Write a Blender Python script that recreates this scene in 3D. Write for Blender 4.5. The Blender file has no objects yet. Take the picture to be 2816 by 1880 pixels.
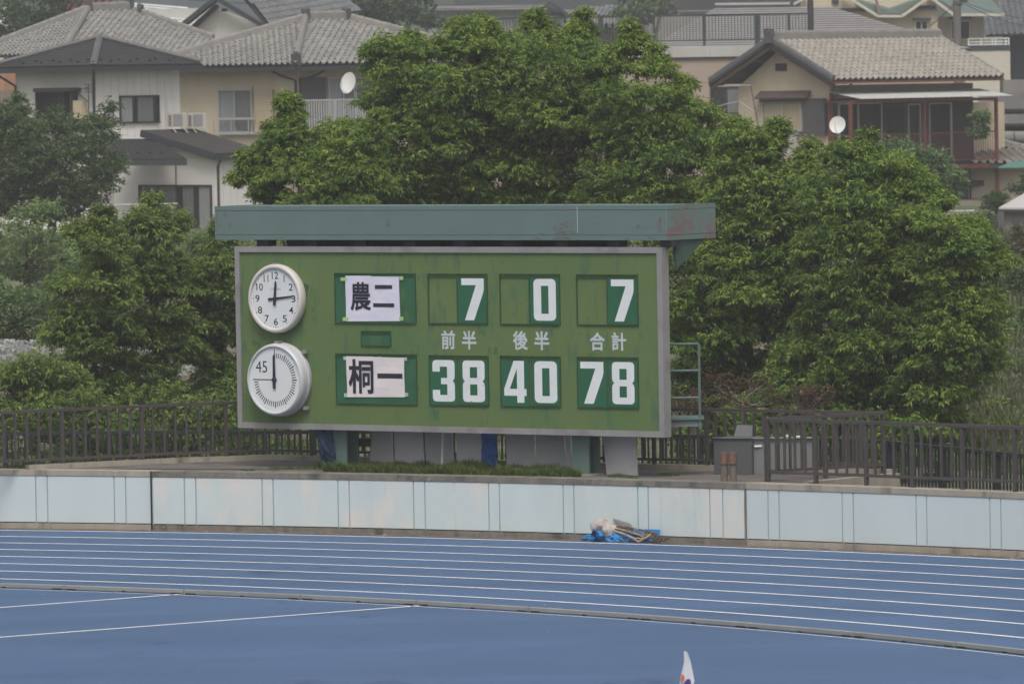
import bpy, math, random
import numpy as np
from mathutils import Vector, Matrix
from mathutils.geometry import tessellate_polygon

SC = bpy.context.scene
COL = SC.collection
R = math.radians
RNG = np.random.default_rng(7)
rnd = random.Random(11)

# ---------------------------------------------------------------- camera
F_PX, CAM_H, HOR, ROLL, K = 18500.0, 6.726, 200.0, R(1.0), 1.19881   # lens in pixels of the 2816 wide photo, height above the track
PITCH = math.atan2(940 - HOR, F_PX)
cs, sn = math.cos(PITCH), math.sin(PITCH)
fwd = Vector((0, cs, -sn)); up0 = Vector((0, sn, cs)); rt0 = Vector((1, 0, 0))
cx_ = rt0 * math.cos(ROLL) - up0 * math.sin(ROLL)
cy_ = rt0 * math.sin(ROLL) + up0 * math.cos(ROLL)
cam = bpy.data.cameras.new("camera"); camo = bpy.data.objects.new("camera", cam); COL.objects.link(camo)
camo.matrix_world = Matrix(((cx_.x, cy_.x, -fwd.x, 0), (cx_.y, cy_.y, -fwd.y, 0), (cx_.z, cy_.z, -fwd.z, CAM_H), (0, 0, 0, 1)))
cam.sensor_width = 36; cam.lens = F_PX / 2816 * 36
cam.clip_start = 1; cam.clip_end = 4000
cam.dof.use_dof = True; cam.dof.focus_distance = 99; cam.dof.aperture_fstop = 7.0
SC.camera = camo

# ---------------------------------------------------------------- sky, sun, exposure
w = bpy.data.worlds.new("World"); SC.world = w; w.use_nodes = True
nt = w.node_tree; nt.nodes.clear()
SUN_EL, SUN_AZ = 58, 182            # sun high behind the camera (thin overcast)
sky = nt.nodes.new("ShaderNodeTexSky"); sky.sky_type = 'NISHITA'; sky.sun_disc = False
sky.sun_elevation = R(SUN_EL); sky.sun_rotation = R(SUN_AZ); sky.dust_density = 6; sky.air_density = 1.2; sky.ozone_density = 1
hs = nt.nodes.new("ShaderNodeHueSaturation"); hs.inputs['Saturation'].default_value = 0.4
bg = nt.nodes.new("ShaderNodeBackground"); bg.inputs['Strength'].default_value = 0.125
wo = nt.nodes.new("ShaderNodeOutputWorld")
nt.links.new(sky.outputs[0], hs.inputs['Color']); nt.links.new(hs.outputs[0], bg.inputs[0]); nt.links.new(bg.outputs[0], wo.inputs[0])
sl = bpy.data.lights.new("sun", 'SUN'); sl.energy = 1.45; sl.angle = R(20); sl.color = (1, 0.97, 0.92)
so = bpy.data.objects.new("sun", sl); COL.objects.link(so)
az = R(SUN_AZ); el = R(SUN_EL)
sd = Vector((math.sin(az) * math.cos(el), math.cos(az) * math.cos(el), math.sin(el)))
so.rotation_euler = sd.to_track_quat('Z', 'Y').to_euler(); so.location = (0, 0, 60)
SC.view_settings.view_transform = 'Standard'; SC.view_settings.look = 'None'
SC.view_settings.exposure = EXPO = 0.12; SC.view_settings.gamma = 1
SC.cycles.volume_bounces = 0; SC.cycles.max_bounces = 6; SC.cycles.diffuse_bounces = 3; SC.cycles.transparent_max_bounces = 12
SC.cycles.caustics_reflective = False; SC.cycles.caustics_refractive = False
SC.cycles.use_adaptive_sampling = True; SC.cycles.adaptive_threshold = 0.02
SC.cycles.volume_step_rate = 4

# ---------------------------------------------------------------- measuring helpers (a photo direction -> a place in the world)
def ray(dx, dy):
    x = dx * K - 1408; y = dy * K - 940
    xr = x * math.cos(ROLL) - y * math.sin(ROLL); yr = x * math.sin(ROLL) + y * math.cos(ROLL)
    return Vector((xr, F_PX * cs - yr * sn, -F_PX * sn - yr * cs)) / F_PX
CAM = Vector((0, 0, CAM_H))
def DP(dx, dy, Y):
    r = ray(dx, dy); return CAM + r * (Y / r.y)
def DG(dx, dy, z=0.0):
    r = ray(dx, dy); return CAM + r * ((z - CAM_H) / r.z)
def mpp(Y): return Y * K / F_PX       # metres per display pixel at distance Y

# ---------------------------------------------------------------- materials
MATS = {}
def srgb(r, g, b):
    f = lambda c: (c / 255 / 12.92) if c / 255 <= .04045 else ((c / 255 + .055) / 1.055) ** 2.4
    return (f(r), f(g), f(b), 1)
def mat(name, col, rough=0.8, var=0.12, scale=3.0, detail=4, stretch=(1, 1, 1), bump=0.0, bscale=30.0, spec=0.3, metal=0.0, rand=0.0, patches=(), glass=False):
    """patches: list of (colour, noise scale, threshold, softness, stretch) laid over the base: stains, rust, peeled paint."""
    if name in MATS: return MATS[name]
    m = bpy.data.materials.new(name); m.use_nodes = True; t = m.node_tree; n = t.nodes; L = t.links
    b = n['Principled BSDF']; b.inputs['Roughness'].default_value = rough; b.inputs['Metallic'].default_value = metal
    b.inputs['Specular IOR Level'].default_value = spec
    geo = n.new("ShaderNodeNewGeometry")
    def noise(sc, st, det=4, off=0.0):
        mp = n.new("ShaderNodeMapping"); mp.inputs['Scale'].default_value = st; mp.inputs['Location'].default_value = (off, off * .7, off * .3)
        L.new(geo.outputs['Position'], mp.inputs['Vector'])
        nz = n.new("ShaderNodeTexNoise"); nz.inputs['Scale'].default_value = sc; nz.inputs['Detail'].default_value = det; nz.inputs['Roughness'].default_value = .6
        L.new(mp.outputs[0], nz.inputs['Vector']); return nz
    def mix(a, bcol, fac):
        mx = n.new("ShaderNodeMix"); mx.data_type = 'RGBA'
        L.new(fac, mx.inputs['Factor'])
        for s, v in ((6, a), (7, bcol)):
            if isinstance(v, tuple): mx.inputs[s].default_value = v
            else: L.new(v, mx.inputs[s])
        return mx.outputs[2]
    c = tuple(col[:3])
    nz = noise(scale, stretch, detail)
    mr = n.new("ShaderNodeMapRange"); mr.inputs[1].default_value = .3; mr.inputs[2].default_value = .7
    L.new(nz.outputs['Fac'], mr.inputs[0])
    out = mix(tuple(x * (1 - var) for x in c) + (1,), tuple(min(1, x * (1 + var)) for x in c) + (1,), mr.outputs[0])
    for i, (pc, psc, th, soft, st) in enumerate(patches):
        pn = noise(psc, st, 5, 7.3 * (i + 1))
        pr = n.new("ShaderNodeMapRange"); pr.inputs[1].default_value = th; pr.inputs[2].default_value = th + soft
        L.new(pn.outputs['Fac'], pr.inputs[0]); out = mix(out, tuple(pc[:3]) + (1,), pr.outputs[0])
    if rand:
        oi = n.new("ShaderNodeObjectInfo"); rr = n.new("ShaderNodeMapRange"); rr.inputs[3].default_value = 1 - rand; rr.inputs[4].default_value = 1 + rand
        L.new(oi.outputs['Random'], rr.inputs[0])
        vm = n.new("ShaderNodeVectorMath"); vm.operation = 'SCALE'; L.new(out, vm.inputs[0]); L.new(rr.outputs[0], vm.inputs['Scale']); out = vm.outputs[0]
    L.new(out, b.inputs['Base Color'])
    if bump:
        bn = noise(bscale, (1, 1, 1), 4, 3.1); bp = n.new("ShaderNodeBump"); bp.inputs['Strength'].default_value = bump; bp.inputs['Distance'].default_value = .02
        L.new(bn.outputs['Fac'], bp.inputs['Height']); L.new(bp.outputs[0], b.inputs['Normal'])
    if glass:
        tr = n.new("ShaderNodeBsdfTransparent"); tr.inputs[0].default_value = (.95, .96, .96, 1)
        mx = n.new("ShaderNodeMixShader"); 
        mx.inputs[0].default_value = .14
        L.new(tr.outputs[0], mx.inputs[1]); L.new(b.outputs[0], mx.inputs[2])
        L.new(mx.outputs[0], n['Material Output'].inputs[0])
    m['c'] = c; MATS[name] = m; return m

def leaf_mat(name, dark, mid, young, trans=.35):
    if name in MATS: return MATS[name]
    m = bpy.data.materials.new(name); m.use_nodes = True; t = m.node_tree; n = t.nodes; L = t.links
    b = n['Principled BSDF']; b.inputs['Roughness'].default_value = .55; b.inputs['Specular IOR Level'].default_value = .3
    at = n.new("ShaderNodeAttribute"); at.attribute_name = "leaf_tone"
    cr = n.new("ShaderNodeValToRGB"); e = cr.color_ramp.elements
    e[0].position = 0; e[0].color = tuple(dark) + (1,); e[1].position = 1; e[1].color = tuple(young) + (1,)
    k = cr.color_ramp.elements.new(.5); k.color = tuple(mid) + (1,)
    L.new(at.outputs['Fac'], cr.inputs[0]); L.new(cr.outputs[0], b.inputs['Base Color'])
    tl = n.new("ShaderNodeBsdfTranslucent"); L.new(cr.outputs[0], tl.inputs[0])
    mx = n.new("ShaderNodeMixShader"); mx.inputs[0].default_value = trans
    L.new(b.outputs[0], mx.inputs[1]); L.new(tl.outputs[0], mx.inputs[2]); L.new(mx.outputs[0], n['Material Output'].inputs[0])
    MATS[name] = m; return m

# ---------------------------------------------------------------- objects
W = {}                                    # object -> world position of its origin
def put(o, parent=None, world=Vector((0, 0, 0))):
    COL.objects.link(o); W[o.name] = Vector(world)
    if parent is not None:
        o.parent = parent; o.location = Vector(world) - W[parent.name]
    else: o.location = world
    return o
def tag(o, label=None, cat=None, group=None, kind=None):
    if label: o['label'] = label
    if cat: o['category'] = cat
    if group: o['group'] = group
    if kind: o['kind'] = kind
    return o
def thing(name, loc, label, cat, group=None):
    return tag(put(bpy.data.objects.new(name, None), None, loc), label, cat, group)

class MB:
    def __init__(s): s.v = []; s.f = []
    def add(s, vs, fs):
        k = len(s.v); s.v += [Vector(p) for p in vs]; s.f += [tuple(i + k for i in f) for f in fs]; return s
    def hexa(s, p):
        return s.add(p, [(0, 3, 2, 1), (4, 5, 6, 7), (0, 1, 5, 4), (1, 2, 6, 5), (2, 3, 7, 6), (3, 0, 4, 7)])
    def box(s, c, sz, ax=None):
        c = Vector(c); a, b, d = ax or (Vector((1, 0, 0)), Vector((0, 1, 0)), Vector((0, 0, 1)))
        a, b, d = a * sz[0] / 2, b * sz[1] / 2, d * sz[2] / 2
        return s.hexa([c - a - b - d, c + a - b - d, c + a + b - d, c - a + b - d, c - a - b + d, c + a - b + d, c + a + b + d, c - a + b + d])
    def beam(s, p, q, wd, ht, up=Vector((0, 0, 1))):
        p = Vector(p); q = Vector(q); d = (q - p).normalized(); sd = d.cross(up).normalized(); u = sd.cross(d)
        a = sd * wd / 2; b = u * ht / 2
        return s.hexa([p - a - b, p + a - b, p + a + b, p - a + b, q - a - b, q + a - b, q + a + b, q - a + b])
    def tube(s, pts, r, n=8, caps=True):
        pts = [Vector(p) for p in pts]; rs = r if isinstance(r, (list, tuple)) else [r] * len(pts); k = len(s.v)
        for i, p in enumerate(pts):
            d = (pts[min(i + 1, len(pts) - 1)] - pts[max(i - 1, 0)]).normalized()
            a = d.cross(Vector((0, 0, 1)) if abs(d.z) < .9 else Vector((1, 0, 0))).normalized(); b = d.cross(a)
            for j in range(n):
                t = 2 * math.pi * j / n; s.v.append(p + (a * math.cos(t) + b * math.sin(t)) * rs[i])
        for i in range(len(pts) - 1):
            for j in range(n):
                s.f.append((k + i * n + j, k + i * n + (j + 1) % n, k + (i + 1) * n + (j + 1) % n, k + (i + 1) * n + j))
        if caps: s.f.append(tuple(k + j for j in range(n))[::-1]); s.f.append(tuple(k + (len(pts) - 1) * n + j for j in range(n)))
        return s
    def slab(s, poly, ext):
        """a flat polygon (3D points, any order round it) given the thickness vector ext"""
        n = len(poly); ext = Vector(ext); p = [Vector(q) for q in poly]
        fs = [tuple(range(n))[::-1], tuple(range(n, 2 * n))] + [(i, (i + 1) % n, n + (i + 1) % n, n + i) for i in range(n)]
        return s.add(p + [q + ext for q in p], fs)
    def fbox(s, F, u0, u1, z0, z1, d0, d1):
        return s.hexa([F.w(u0, z0, d0), F.w(u1, z0, d0), F.w(u1, z0, d1), F.w(u0, z0, d1), F.w(u0, z1, d0), F.w(u1, z1, d0), F.w(u1, z1, d1), F.w(u0, z1, d1)])
    def lathe(s, F, u0, z0, prof, n=48, close=False):
        k = len(s.v)
        for (r, d) in prof:
            for j in range(n):
                t = 2 * math.pi * j / n; s.v.append(F.w(u0 + r * math.cos(t), z0 + r * math.sin(t), d))
        for i in range(len(prof) - 1):
            for j in range(n): s.f.append((k + i * n + j, k + i * n + (j + 1) % n, k + (i + 1) * n + (j + 1) % n, k + (i + 1) * n + j))
        if close: s.f.append(tuple(k + (len(prof) - 1) * n + j for j in range(n)))
        return s
    def flat(s, F, loops, d, th=0.0):
        """outline with holes [(u,z)...] drawn on a facade at depth d, optionally with thickness th"""
        pts = [p for lp in loops for p in lp]
        tri = tessellate_polygon([[Vector((a, b, 0)) for a, b in lp] for lp in loops])
        s.add([F.w(a, b, d + th) for a, b in pts], [tuple(t) for t in tri])
        if th:
            k = len(s.v); st = 0
            for lp in loops:
                m = len(lp); b0 = len(s.v)
                s.v += [F.w(a, b, d) for a, b in lp] + [F.w(a, b, d + th) for a, b in lp]
                for i in range(m): s.f.append((b0 + i, b0 + (i + 1) % m, b0 + m + (i + 1) % m, b0 + m + i))
        return s
    def mesh(s, name, origin):
        me = bpy.data.meshes.new(name); me.from_pydata([v - origin for v in s.v], [], s.f); me.update(); return me
    def build(s, name, m, parent=None, smooth=False, origin=None):
        if origin is None:
            a = np.array([tuple(v) for v in s.v]); origin = Vector(((a[:, 0].min() + a[:, 0].max()) / 2, (a[:, 1].min() + a[:, 1].max()) / 2, a[:, 2].min()))
        me = s.mesh(name, origin); me.materials.append(m)
        if smooth:
            me.polygons.foreach_set('use_smooth', [True] * len(me.polygons))
            try: me.set_sharp_from_angle(angle=R(40))
            except Exception: pass
        return put(bpy.data.objects.new(name, me), parent, origin)

def inst(name, me, world, parent, rot=None, scale=None):
    o = bpy.data.objects.new(name, me); put(o, parent, world)
    if rot is not None:
        o.rotation_mode = 'QUATERNION'; o.rotation_quaternion = rot
    if scale is not None: o.scale = scale
    return o

class Fr:
    """a vertical facade: origin O (z=0 level), u along it, n out of it"""
    def __init__(s, O, u, n):
        s.O = Vector(O); s.O.z = 0; s.u = Vector(u).normalized(); s.n = Vector(n).normalized()
    def w(s, u, z, d=0.0): return s.O + s.u * u + s.n * d + Vector((0, 0, z))
    def uz(s, dx, dy, d=0.0):
        r = ray(dx, dy); o = s.O + s.n * d; t = (o - CAM).dot(s.n) / r.dot(s.n); q = CAM + r * t
        return (q - o).dot(s.u), q.z
    def rect(s, x0, y0, x1, y1, d=0.0):
        ym = (y0 + y1) / 2; xm = (x0 + x1) / 2
        a = s.uz(x0, ym, d)[0]; b = s.uz(x1, ym, d)[0]; return min(a, b), max(a, b), s.uz(xm, y1, d)[1], s.uz(xm, y0, d)[1]
    def q(s):
        return Matrix((( s.u.x, -s.n.x, 0), (s.u.y, -s.n.y, 0), (0, 0, 1))).to_quaternion()

def fit_text(body, mb, F, u0, u1, z0, z1, d, bold=0.0, flip=False):
    """letters of the built-in font, fitted to a rectangle on a facade"""
    cu = bpy.data.curves.new("t", 'FONT'); cu.body = body; cu.size = 1; cu.offset = bold if bold <= .015 else 0; cu.resolution_u = 4; cu.fill_mode = 'FRONT'
    o = bpy.data.objects.new("t", cu); COL.objects.link(o)
    dg = bpy.context.evaluated_depsgraph_get(); dg.update(); me = bpy.data.meshes.new_from_object(o.evaluated_get(dg))
    vs = [v.co.copy() for v in me.vertices]; fs = [tuple(p.vertices) for p in me.polygons]
    bpy.data.objects.remove(o); bpy.data.curves.remove(cu); bpy.data.meshes.remove(me)
    x0 = min(v.x for v in vs); x1 = max(v.x for v in vs); y0 = min(v.y for v in vs); y1 = max(v.y for v in vs)
    if bold > .015:
        mb_bold = bold * (u1 - u0) * .9; sh = [(sx * mb_bold * .5, sz * mb_bold * .5) for sx in (-1, 0, 1) for sz in (-1, 0, 1)]
        for k, (a_, b_) in enumerate(sh): mb.add([F.w(u0 + mb_bold * .5 + (v.x - x0) / (x1 - x0) * (u1 - u0 - mb_bold) + a_, z0 + mb_bold * .5 + (v.y - y0) / (y1 - y0) * (z1 - z0 - mb_bold) + b_, d + k * .00012) for v in vs], fs)
        return
    mb.add([F.w(u0 + (v.x - x0) / (x1 - x0) * (u1 - u0), z0 + (v.y - y0) / (y1 - y0) * (z1 - z0), d) for v in vs], fs)

def struct(name, mb, m, **k): return tag(mb.build(name, m, None, **k), kind='structure')
# ================================================================ materials in use
ASPH = mat("asphalt_platform", (.135, .12, .108), .95, .18, 2.5, bump=.4, bscale=60, patches=[((.085, .078, .07), 1.3, .56, .1, (1, 1, 1)), ((.21, .19, .17), 9, .68, .08, (1, 1, 1))])
CONC_D = mat("weathered_concrete", (.19, .175, .15), .95, .25, 5, stretch=(1, 1, .35), bump=.5, bscale=40, patches=[((.09, .086, .075), 3.5, .54, .14, (1, 1, .5)), ((.32, .29, .24), 9, .64, .08, (1, 1, 1))])
CONC_L = mat("pale_concrete", (.33, .295, .245), .9, .16, 4, stretch=(1, 1, .3), bump=.3, bscale=40, patches=[((.16, .14, .115), 3.0, .57, .14, (1, 1, .25))])
WALL_A = mat("pale_blue_paint", (.53, .60, .612), .6, .045, .9, stretch=(1, 1, .25), patches=[((.42, .52, .55), 3, .66, .1, (1, 1, .2))])
WALL_B = mat("peeling_pale_blue_paint", (.53, .60, .60), .65, .05, 1.5, stretch=(1, 1, .4), patches=[((.63, .615, .58), 1.6, .47, .16, (1, 1, .5)), ((.62, .57, .50), 5, .62, .08, (1, 1, .4)), ((.17, .20, .20), 14, .72, .04, (1, 1, 1)), ((.40, .46, .45), 2.5, .62, .1, (1, 1, .15))])
JOINT = mat("joint_shade_blue", (.31, .40, .43), .7, .1, 5)
TRACK = mat("blue_track", (.072, .126, .226), .9, .16, .4, detail=8, stretch=(.4, 1, 1), bump=.35, bscale=90, patches=[((.058, .102, .19), .22, .50, .3, (.5, 1, 1)), ((.056, .098, .188), .55, .60, .16, (1, .5, 1)), ((.084, .143, .258), 1.6, .56, .3, (.2, 1.2, 1)), ((.046, .082, .155), .9, .63, .10, (1, .45, 1)), ((.115, .16, .245), 5, .69, .05, (1, .4, 1)), ((.095, .145, .24), 45, .62, .1, (1, .5, 1))])
LINE = mat("white_line_paint", (.80, .80, .79), .7, .07, 8)
DIRT = mat("reddish_dirt", (.155, .115, .09), .95, .3, 6, patches=[((.08, .08, .06), 4, .55, .1, (1, 1, 1))])
KERB = mat("aluminium_kerb", (.25, .255, .24), .55, .1, 3, spec=.4, rand=.06)
BLACK = mat("dark_rubber", (.03, .028, .028), .8, .1)
BRN = mat("brown_painted_steel", (.068, .058, .056), .6, .1, 6, spec=.35, rand=.05)
BLKF = mat("black_painted_steel", (.022, .028, .032), .5, .15, 5, spec=.35)
TEAL = mat("teal_painted_steel", (.122, .178, .166), .6, .05, 1.2, stretch=(1, 1, .6), patches=[((.12, .20, .20), 2.5, .62, .15, (1, 1, .3)), ((.15, .135, .13), 2.3, .70, .035, (1, 1, 1))])
TEAL_R = mat("rusting_teal_steel", (.145, .20, .185), .65, .06, 1.2, patches=[((.185, .148, .14), 3.6, .52, .05, (1, 1, .8)), ((.10, .16, .16), 6, .62, .1, (1, 1, 1))])
TEAL_D = mat("teal_post_paint", (.105, .158, .145), .6, .12, 3, patches=[((.2, .12, .08), 7, .68, .06, (1, 1, 1))])
BGRN = mat("faded_green_board_paint", (.115, .166, .056), .7, .05, .8, patches=[((.088, .16, .056), 1.1, .48, .2, (1, 1, 1)), ((.045, .12, .055), 3.6, .62, .12, (1, 1, .8)), ((.075, .135, .065), 6, .56, .1, (1, 1, .25)), ((.03, .09, .05), 11, .70, .04, (1, 1, 1))])
DGRN = mat("dark_green_plate", (.02, .11, .052), .6, .08, 3, spec=.35)
SLOTG = mat("old_green_backing", (.027, .105, .05), .75, .2, 3, patches=[((.07, .14, .05), 2.5, .58, .12, (1, 1, .5))])
GLINE = mat("green_slot_edge", (.035, .085, .032), .7, .15, 8)
FRM = mat("aluminium_frame", (.255, .25, .245), .5, .08, 3, spec=.45, patches=[((.20, .18, .185), 2, .52, .15, (1, 1, 1))])
WHT = mat("white_number_paint", (.68, .70, .695), .6, .04, 6)
WHTS = mat("scuffed_white_paint", (.68, .70, .695), .6, .04, 6, patches=[((.12, .14, .13), 24, .66, .02, (1, 1, 1))])
LAB = mat("pale_grey_lettering", (.50, .53, .55), .6, .05, 6)
INK = mat("black_ink", (.022, .02, .035), .6, .1)
PAPW = mat("bluish_white_paper", (.66, .64, .74), .8, .03, 3, bump=.6, bscale=5)
PAPP = mat("creamy_white_paper", (.70, .64, .63), .8, .03, 3, bump=.6, bscale=5)
TAPEG = mat("pale_green_tape", (.38, .56, .24), .5, .1); TAPEW = mat("clear_tape", (.42, .5, .45), .4, .1)
CLKW = mat("clock_casing_white", (.60, .555, .52), .4, .05, 3, spec=.5); CLKG = mat("clock_casing_grey", (.50, .50, .52), .4, .05, 3, spec=.5)
DIAL = mat("clock_dial", (.66, .68, .67), .4, .02, 3)
NAVY = mat("navy_black_hand", (.022, .022, .05), .5, .1)
GPAN = mat("grey_sheet_panel", (.50, .485, .50), .75, .08, 2, rand=.10)
TARP = mat("blue_tarpaulin", (.015, .10, .38), .45, .25, 6, spec=.4, bump=.5, bscale=14); TARPL = mat("bright_blue_tarpaulin", (.045, .24, .56), .45, .2, 5, spec=.4, bump=.3, bscale=14)
TARPD = mat("navy_tarpaulin", (.008, .022, .06), .6, .3, 7, bump=.5, bscale=14)
RUST = mat("rusty_iron", (.15, .088, .062), .9, .3, 9, bump=.4, bscale=50)
WOODH = mat("wooden_shaft", (.33, .25, .16), .7, .15, 8, rand=.15); WOODD = mat("dark_worn_wood", (.10, .072, .055), .8, .2, 8, rand=.15)
STEEL = mat("dull_steel", (.22, .22, .215), .45, .1, 5, spec=.5, metal=.3)
SACK = mat("dirty_white_sack", (.42, .37, .34), .9, .18, 9, bump=.7, bscale=10)
SOIL = mat("dry_soil", (.17, .145, .10), .95, .3, .8, detail=6, bump=.6, bscale=8, patches=[((.07, .10, .04), .35, .47, .1, (1, 1, 1)), ((.26, .235, .19), 1.5, .62, .06, (1, 1, 1))])
GRAV = mat("grey_gravel", (.205, .205, .195), .95, .45, 5, detail=8, bump=1, bscale=14, patches=[((.13, .145, .155), 2.6, .53, .08, (1, 1, 1)), ((.33, .32, .30), 12, .60, .06, (1, 1, 1))])
BARK = mat("grey_bark", (.12, .10, .085), .95, .3, 9, bump=.6, bscale=30)

# ================================================================ ground
C0 = Vector((-25.697, 58.203, 0)); RW = 46.70; Z_P = 0.88
def arc_pt(r, a, z=0.0): return Vector((C0.x + r * math.cos(a), C0.y + r * math.sin(a), z))
def ang_x(r, x): return math.acos((x - C0.x) / r)
def ring(r0, r1, a0, a1, z, n=160):
    mb = MB()
    for i in range(n + 1):
        a = a0 + (a1 - a0) * i / n; mb.v += [arc_pt(r0, a, z), arc_pt(r1, a, z)]
    mb.f = [(2 * i, 2 * i + 1, 2 * i + 3, 2 * i + 2) for i in range(n)]; return mb
A0, A1 = R(10), R(120)
def terr(x, y):
    """height of the land behind the stadium"""
    t = max(0.0, min(1.0, (y - 109) / 85)); z = .12 + 1.75 * t
    if y > 260: z += (y - 260) * .016 if y < 520 else 4.16 + (y - 520) * .03
    d = 0
    return z + d + .10 * math.sin(x * .5) * math.cos(y * .21) * t
mb = MB()
xs = [-900, -400, -200, -120, -80] + [-60 + 2.5 * i for i in range(49)] + [80, 120, 200, 400, 900]
ys = [-60, 10, 60, 90, 96, 100, 104] + [108 + 3 * i for i in range(32)] + [205 + 12 * i for i in range(10)] + [340, 400, 470, 520, 600, 700, 850, 1050, 1400]
def gz(x, y):
    if y < 104: return -.06
    return terr(x, y)
for y in ys:
    for x in xs: mb.v.append(Vector((x, y, gz(x, y))))
nx = len(xs)
for j in range(len(ys) - 1):
    for i in range(nx - 1): mb.f.append((j * nx + i, j * nx + i + 1, (j + 1) * nx + i + 1, (j + 1) * nx + i))
struct("ground", mb, SOIL, smooth=True, origin=Vector((0, 0, 0)))
mb = MB(); n = 240
for r_, z_ in ((0.0, 0.0), (46.45, 0.0)):
    pass
mb.v = [arc_pt(46.46, 2 * math.pi * i / n, 0) for i in range(n)]; mb.f = [tuple(range(n))]
struct("running_track", mb, TRACK, origin=Vector((0, 0, 0)))
struct("dirt_strip", ring(46.455, 46.69, A0, A1, .004), DIRT)
for k in range(1, 9):
    r_ = 36.5 + 1.22 * k
    struct("lane_line", ring(r_ - .037, r_ + .037, A0, A1, .004, 240), LINE)
struct("lane_line", ring(36.22, 36.25, A0, A1, .004, 240), LINE)
for (p, q) in (((-6.616, 85.965), (-4.30, 87.74)), ((-6.269, 81.361), (-1.12, 85.16))):
    p = Vector((*p, 0)); q = Vector((*q, 0)); d = (q - p).normalized(); p = p - d * 14; s_ = d.cross(Vector((0, 0, 1))) * .036
    struct("infield_line", MB().add([p - s_ + Vector((0, 0, .004)), q - s_ + Vector((0, 0, .004)), q + s_ + Vector((0, 0, .004)), p + s_ + Vector((0, 0, .004))], [(0, 1, 2, 3)]), LINE)

r_ = random.Random(77); lit = MB()
for k in range(150):
    if k < 110: a_ = ang_x(46.4, r_.uniform(-8, 7.5)); rr_ = r_.uniform(46.28, 46.66); s_ = r_.uniform(.008, .03)
    else: a_ = ang_x(42, r_.uniform(-8, 7.5)); rr_ = r_.uniform(34, 46); s_ = r_.uniform(.006, .022)
    c = arc_pt(rr_, a_, .012); t_ = r_.uniform(0, 6); p = [c + Vector((math.cos(t_ + q) * s_ * e, math.sin(t_ + q) * s_ * e * .6, r_.uniform(0, .01))) for q, e in ((0, 1.3), (1.3, .8), (3.1, 1.1), (4.6, .7))]
    lit.add(p, [(0, 1, 2, 3)])
tag(lit.build("leaf_litter", mat("dry_leaf_bits", (.42, .37, .27), .9, .3, 30)), "scattered dry leaf bits along the wall foot and on the track", None, kind='stuff')
# aluminium kerb of two metre rails on little feet
kt = thing("track_kerb", arc_pt(36.42, ang_x(36.42, 0)), "low grey aluminium kerb of short rails along the inner lane", "kerb")
ak = ang_x(36.42, -5.95); step = 1.98 / 36.42; a = ak + 3 * step
knum = 0
while a > ang_x(36.42, 9):
    g = .008 / 36.42; m_ = MB(); k0 = len(m_.v)
    nn = 8; wob = rnd.uniform(-.03, .03)
    for i in range(nn + 1):
        t = a - g - (step - 2 * g) * i / nn; r0 = 36.40 + wob * (i / nn - .5)
        for (dr, z) in ((-.035, .014), (.03, .014), (.03, .058), (.02, .064), (-.025, .064), (-.035, .058)): m_.v.append(arc_pt(r0 + dr, t, z))
    for i in range(nn):
        for j in range(6): m_.f.append((i * 6 + j, i * 6 + (j + 1) % 6, (i + 1) * 6 + (j + 1) % 6, (i + 1) * 6 + j))
    m_.f += [tuple(range(6)), tuple(nn * 6 + j for j in range(6))]
    sg = m_.build("kerb_rail", KERB, kt)
    for t_ in (.06, .5, .94):
        tt = a - step * t_; wd = .14 if t_ != .5 else .04
        c = arc_pt(36.37, tt, .011); tx = Vector((-math.sin(tt), math.cos(tt), 0)); rx = Vector((math.cos(tt), math.sin(tt), 0))
        MB().box(c, (wd, .05, .018), (tx, rx, Vector((0, 0, 1)))).build("kerb_foot", BLACK, sg)
    a -= step

# ================================================================ stadium wall
wall = thing("stadium_wall", arc_pt(RW, ang_x(RW, -1)), "low curved concrete wall clad in pale blue painted panels round the track", "wall")
XSTEP = (-5.391, 3.261)                       # the middle stretch stands a touch proud and is the peeling one
aL, aR = ang_x(RW, -22), ang_x(RW, 16)
am0, am1 = ang_x(RW, XSTEP[0]), ang_x(RW, XSTEP[1])
def arc_block(r0, r1, a0, a1, z0, z1, n=14, m_=None):
    m_ = m_ or MB(); k = len(m_.v)
    for i in range(n + 1):
        a = a0 + (a1 - a0) * i / n
        for (r, z) in ((r0, z0), (r1, z0), (r1, z1), (r0, z1)): m_.v.append(arc_pt(r, a, z))
    for i in range(n):
        for j in range(4): m_.f.append((k + i * 4 + j, k + i * 4 + (j + 1) % 4, k + (i + 1) * 4 + (j + 1) % 4, k + (i + 1) * 4 + j))
    m_.f += [tuple(k + j for j in range(4)), tuple(k + n * 4 + j for j in range(4))]; return m_
g = .006 / RW
for (a0, a1, off, cm) in ((aL, am0 + g, 0, CONC_L), (am0, am1, -.035, CONC_D), (am1 - g, aR, 0, CONC_L)):
    n_ = 40
    arc_block(RW + off, RW + .30, a0, a1, -.02, .085, n_).build("wall_base", cm, wall)
    arc_block(RW + off + .035, RW + .30, a0, a1, .085, .80, n_).build("wall_core", CONC_D, wall)
    arc_block(RW + off - .01, RW + .34, a0, a1, .80, Z_P, n_).build("coping", cm, wall)
joints = []                                   # photo x of the panel joints, full-resolution pixels
for x in (242, 320, 770, 847, 1035, 1250, 1327, 1773, 1848, 2284): joints.append(x / 2.447)
for x in (2284 / 2.447 + .0, ): pass
J3 = [0, 0]
joints += [640 + v / 3.2625 for v in (1058, 1635, 1737, 2310)]
joints += [1260 + v / 2.936 for v in (345, 860, 947, 1463, 1547)]
joints += [1800 + v / 2.24 for v in (350, 430, 565, 700, 768, 1157, 1225, 1612, 1677, 2066, 2134)]
joints = sorted(joints)
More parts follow.
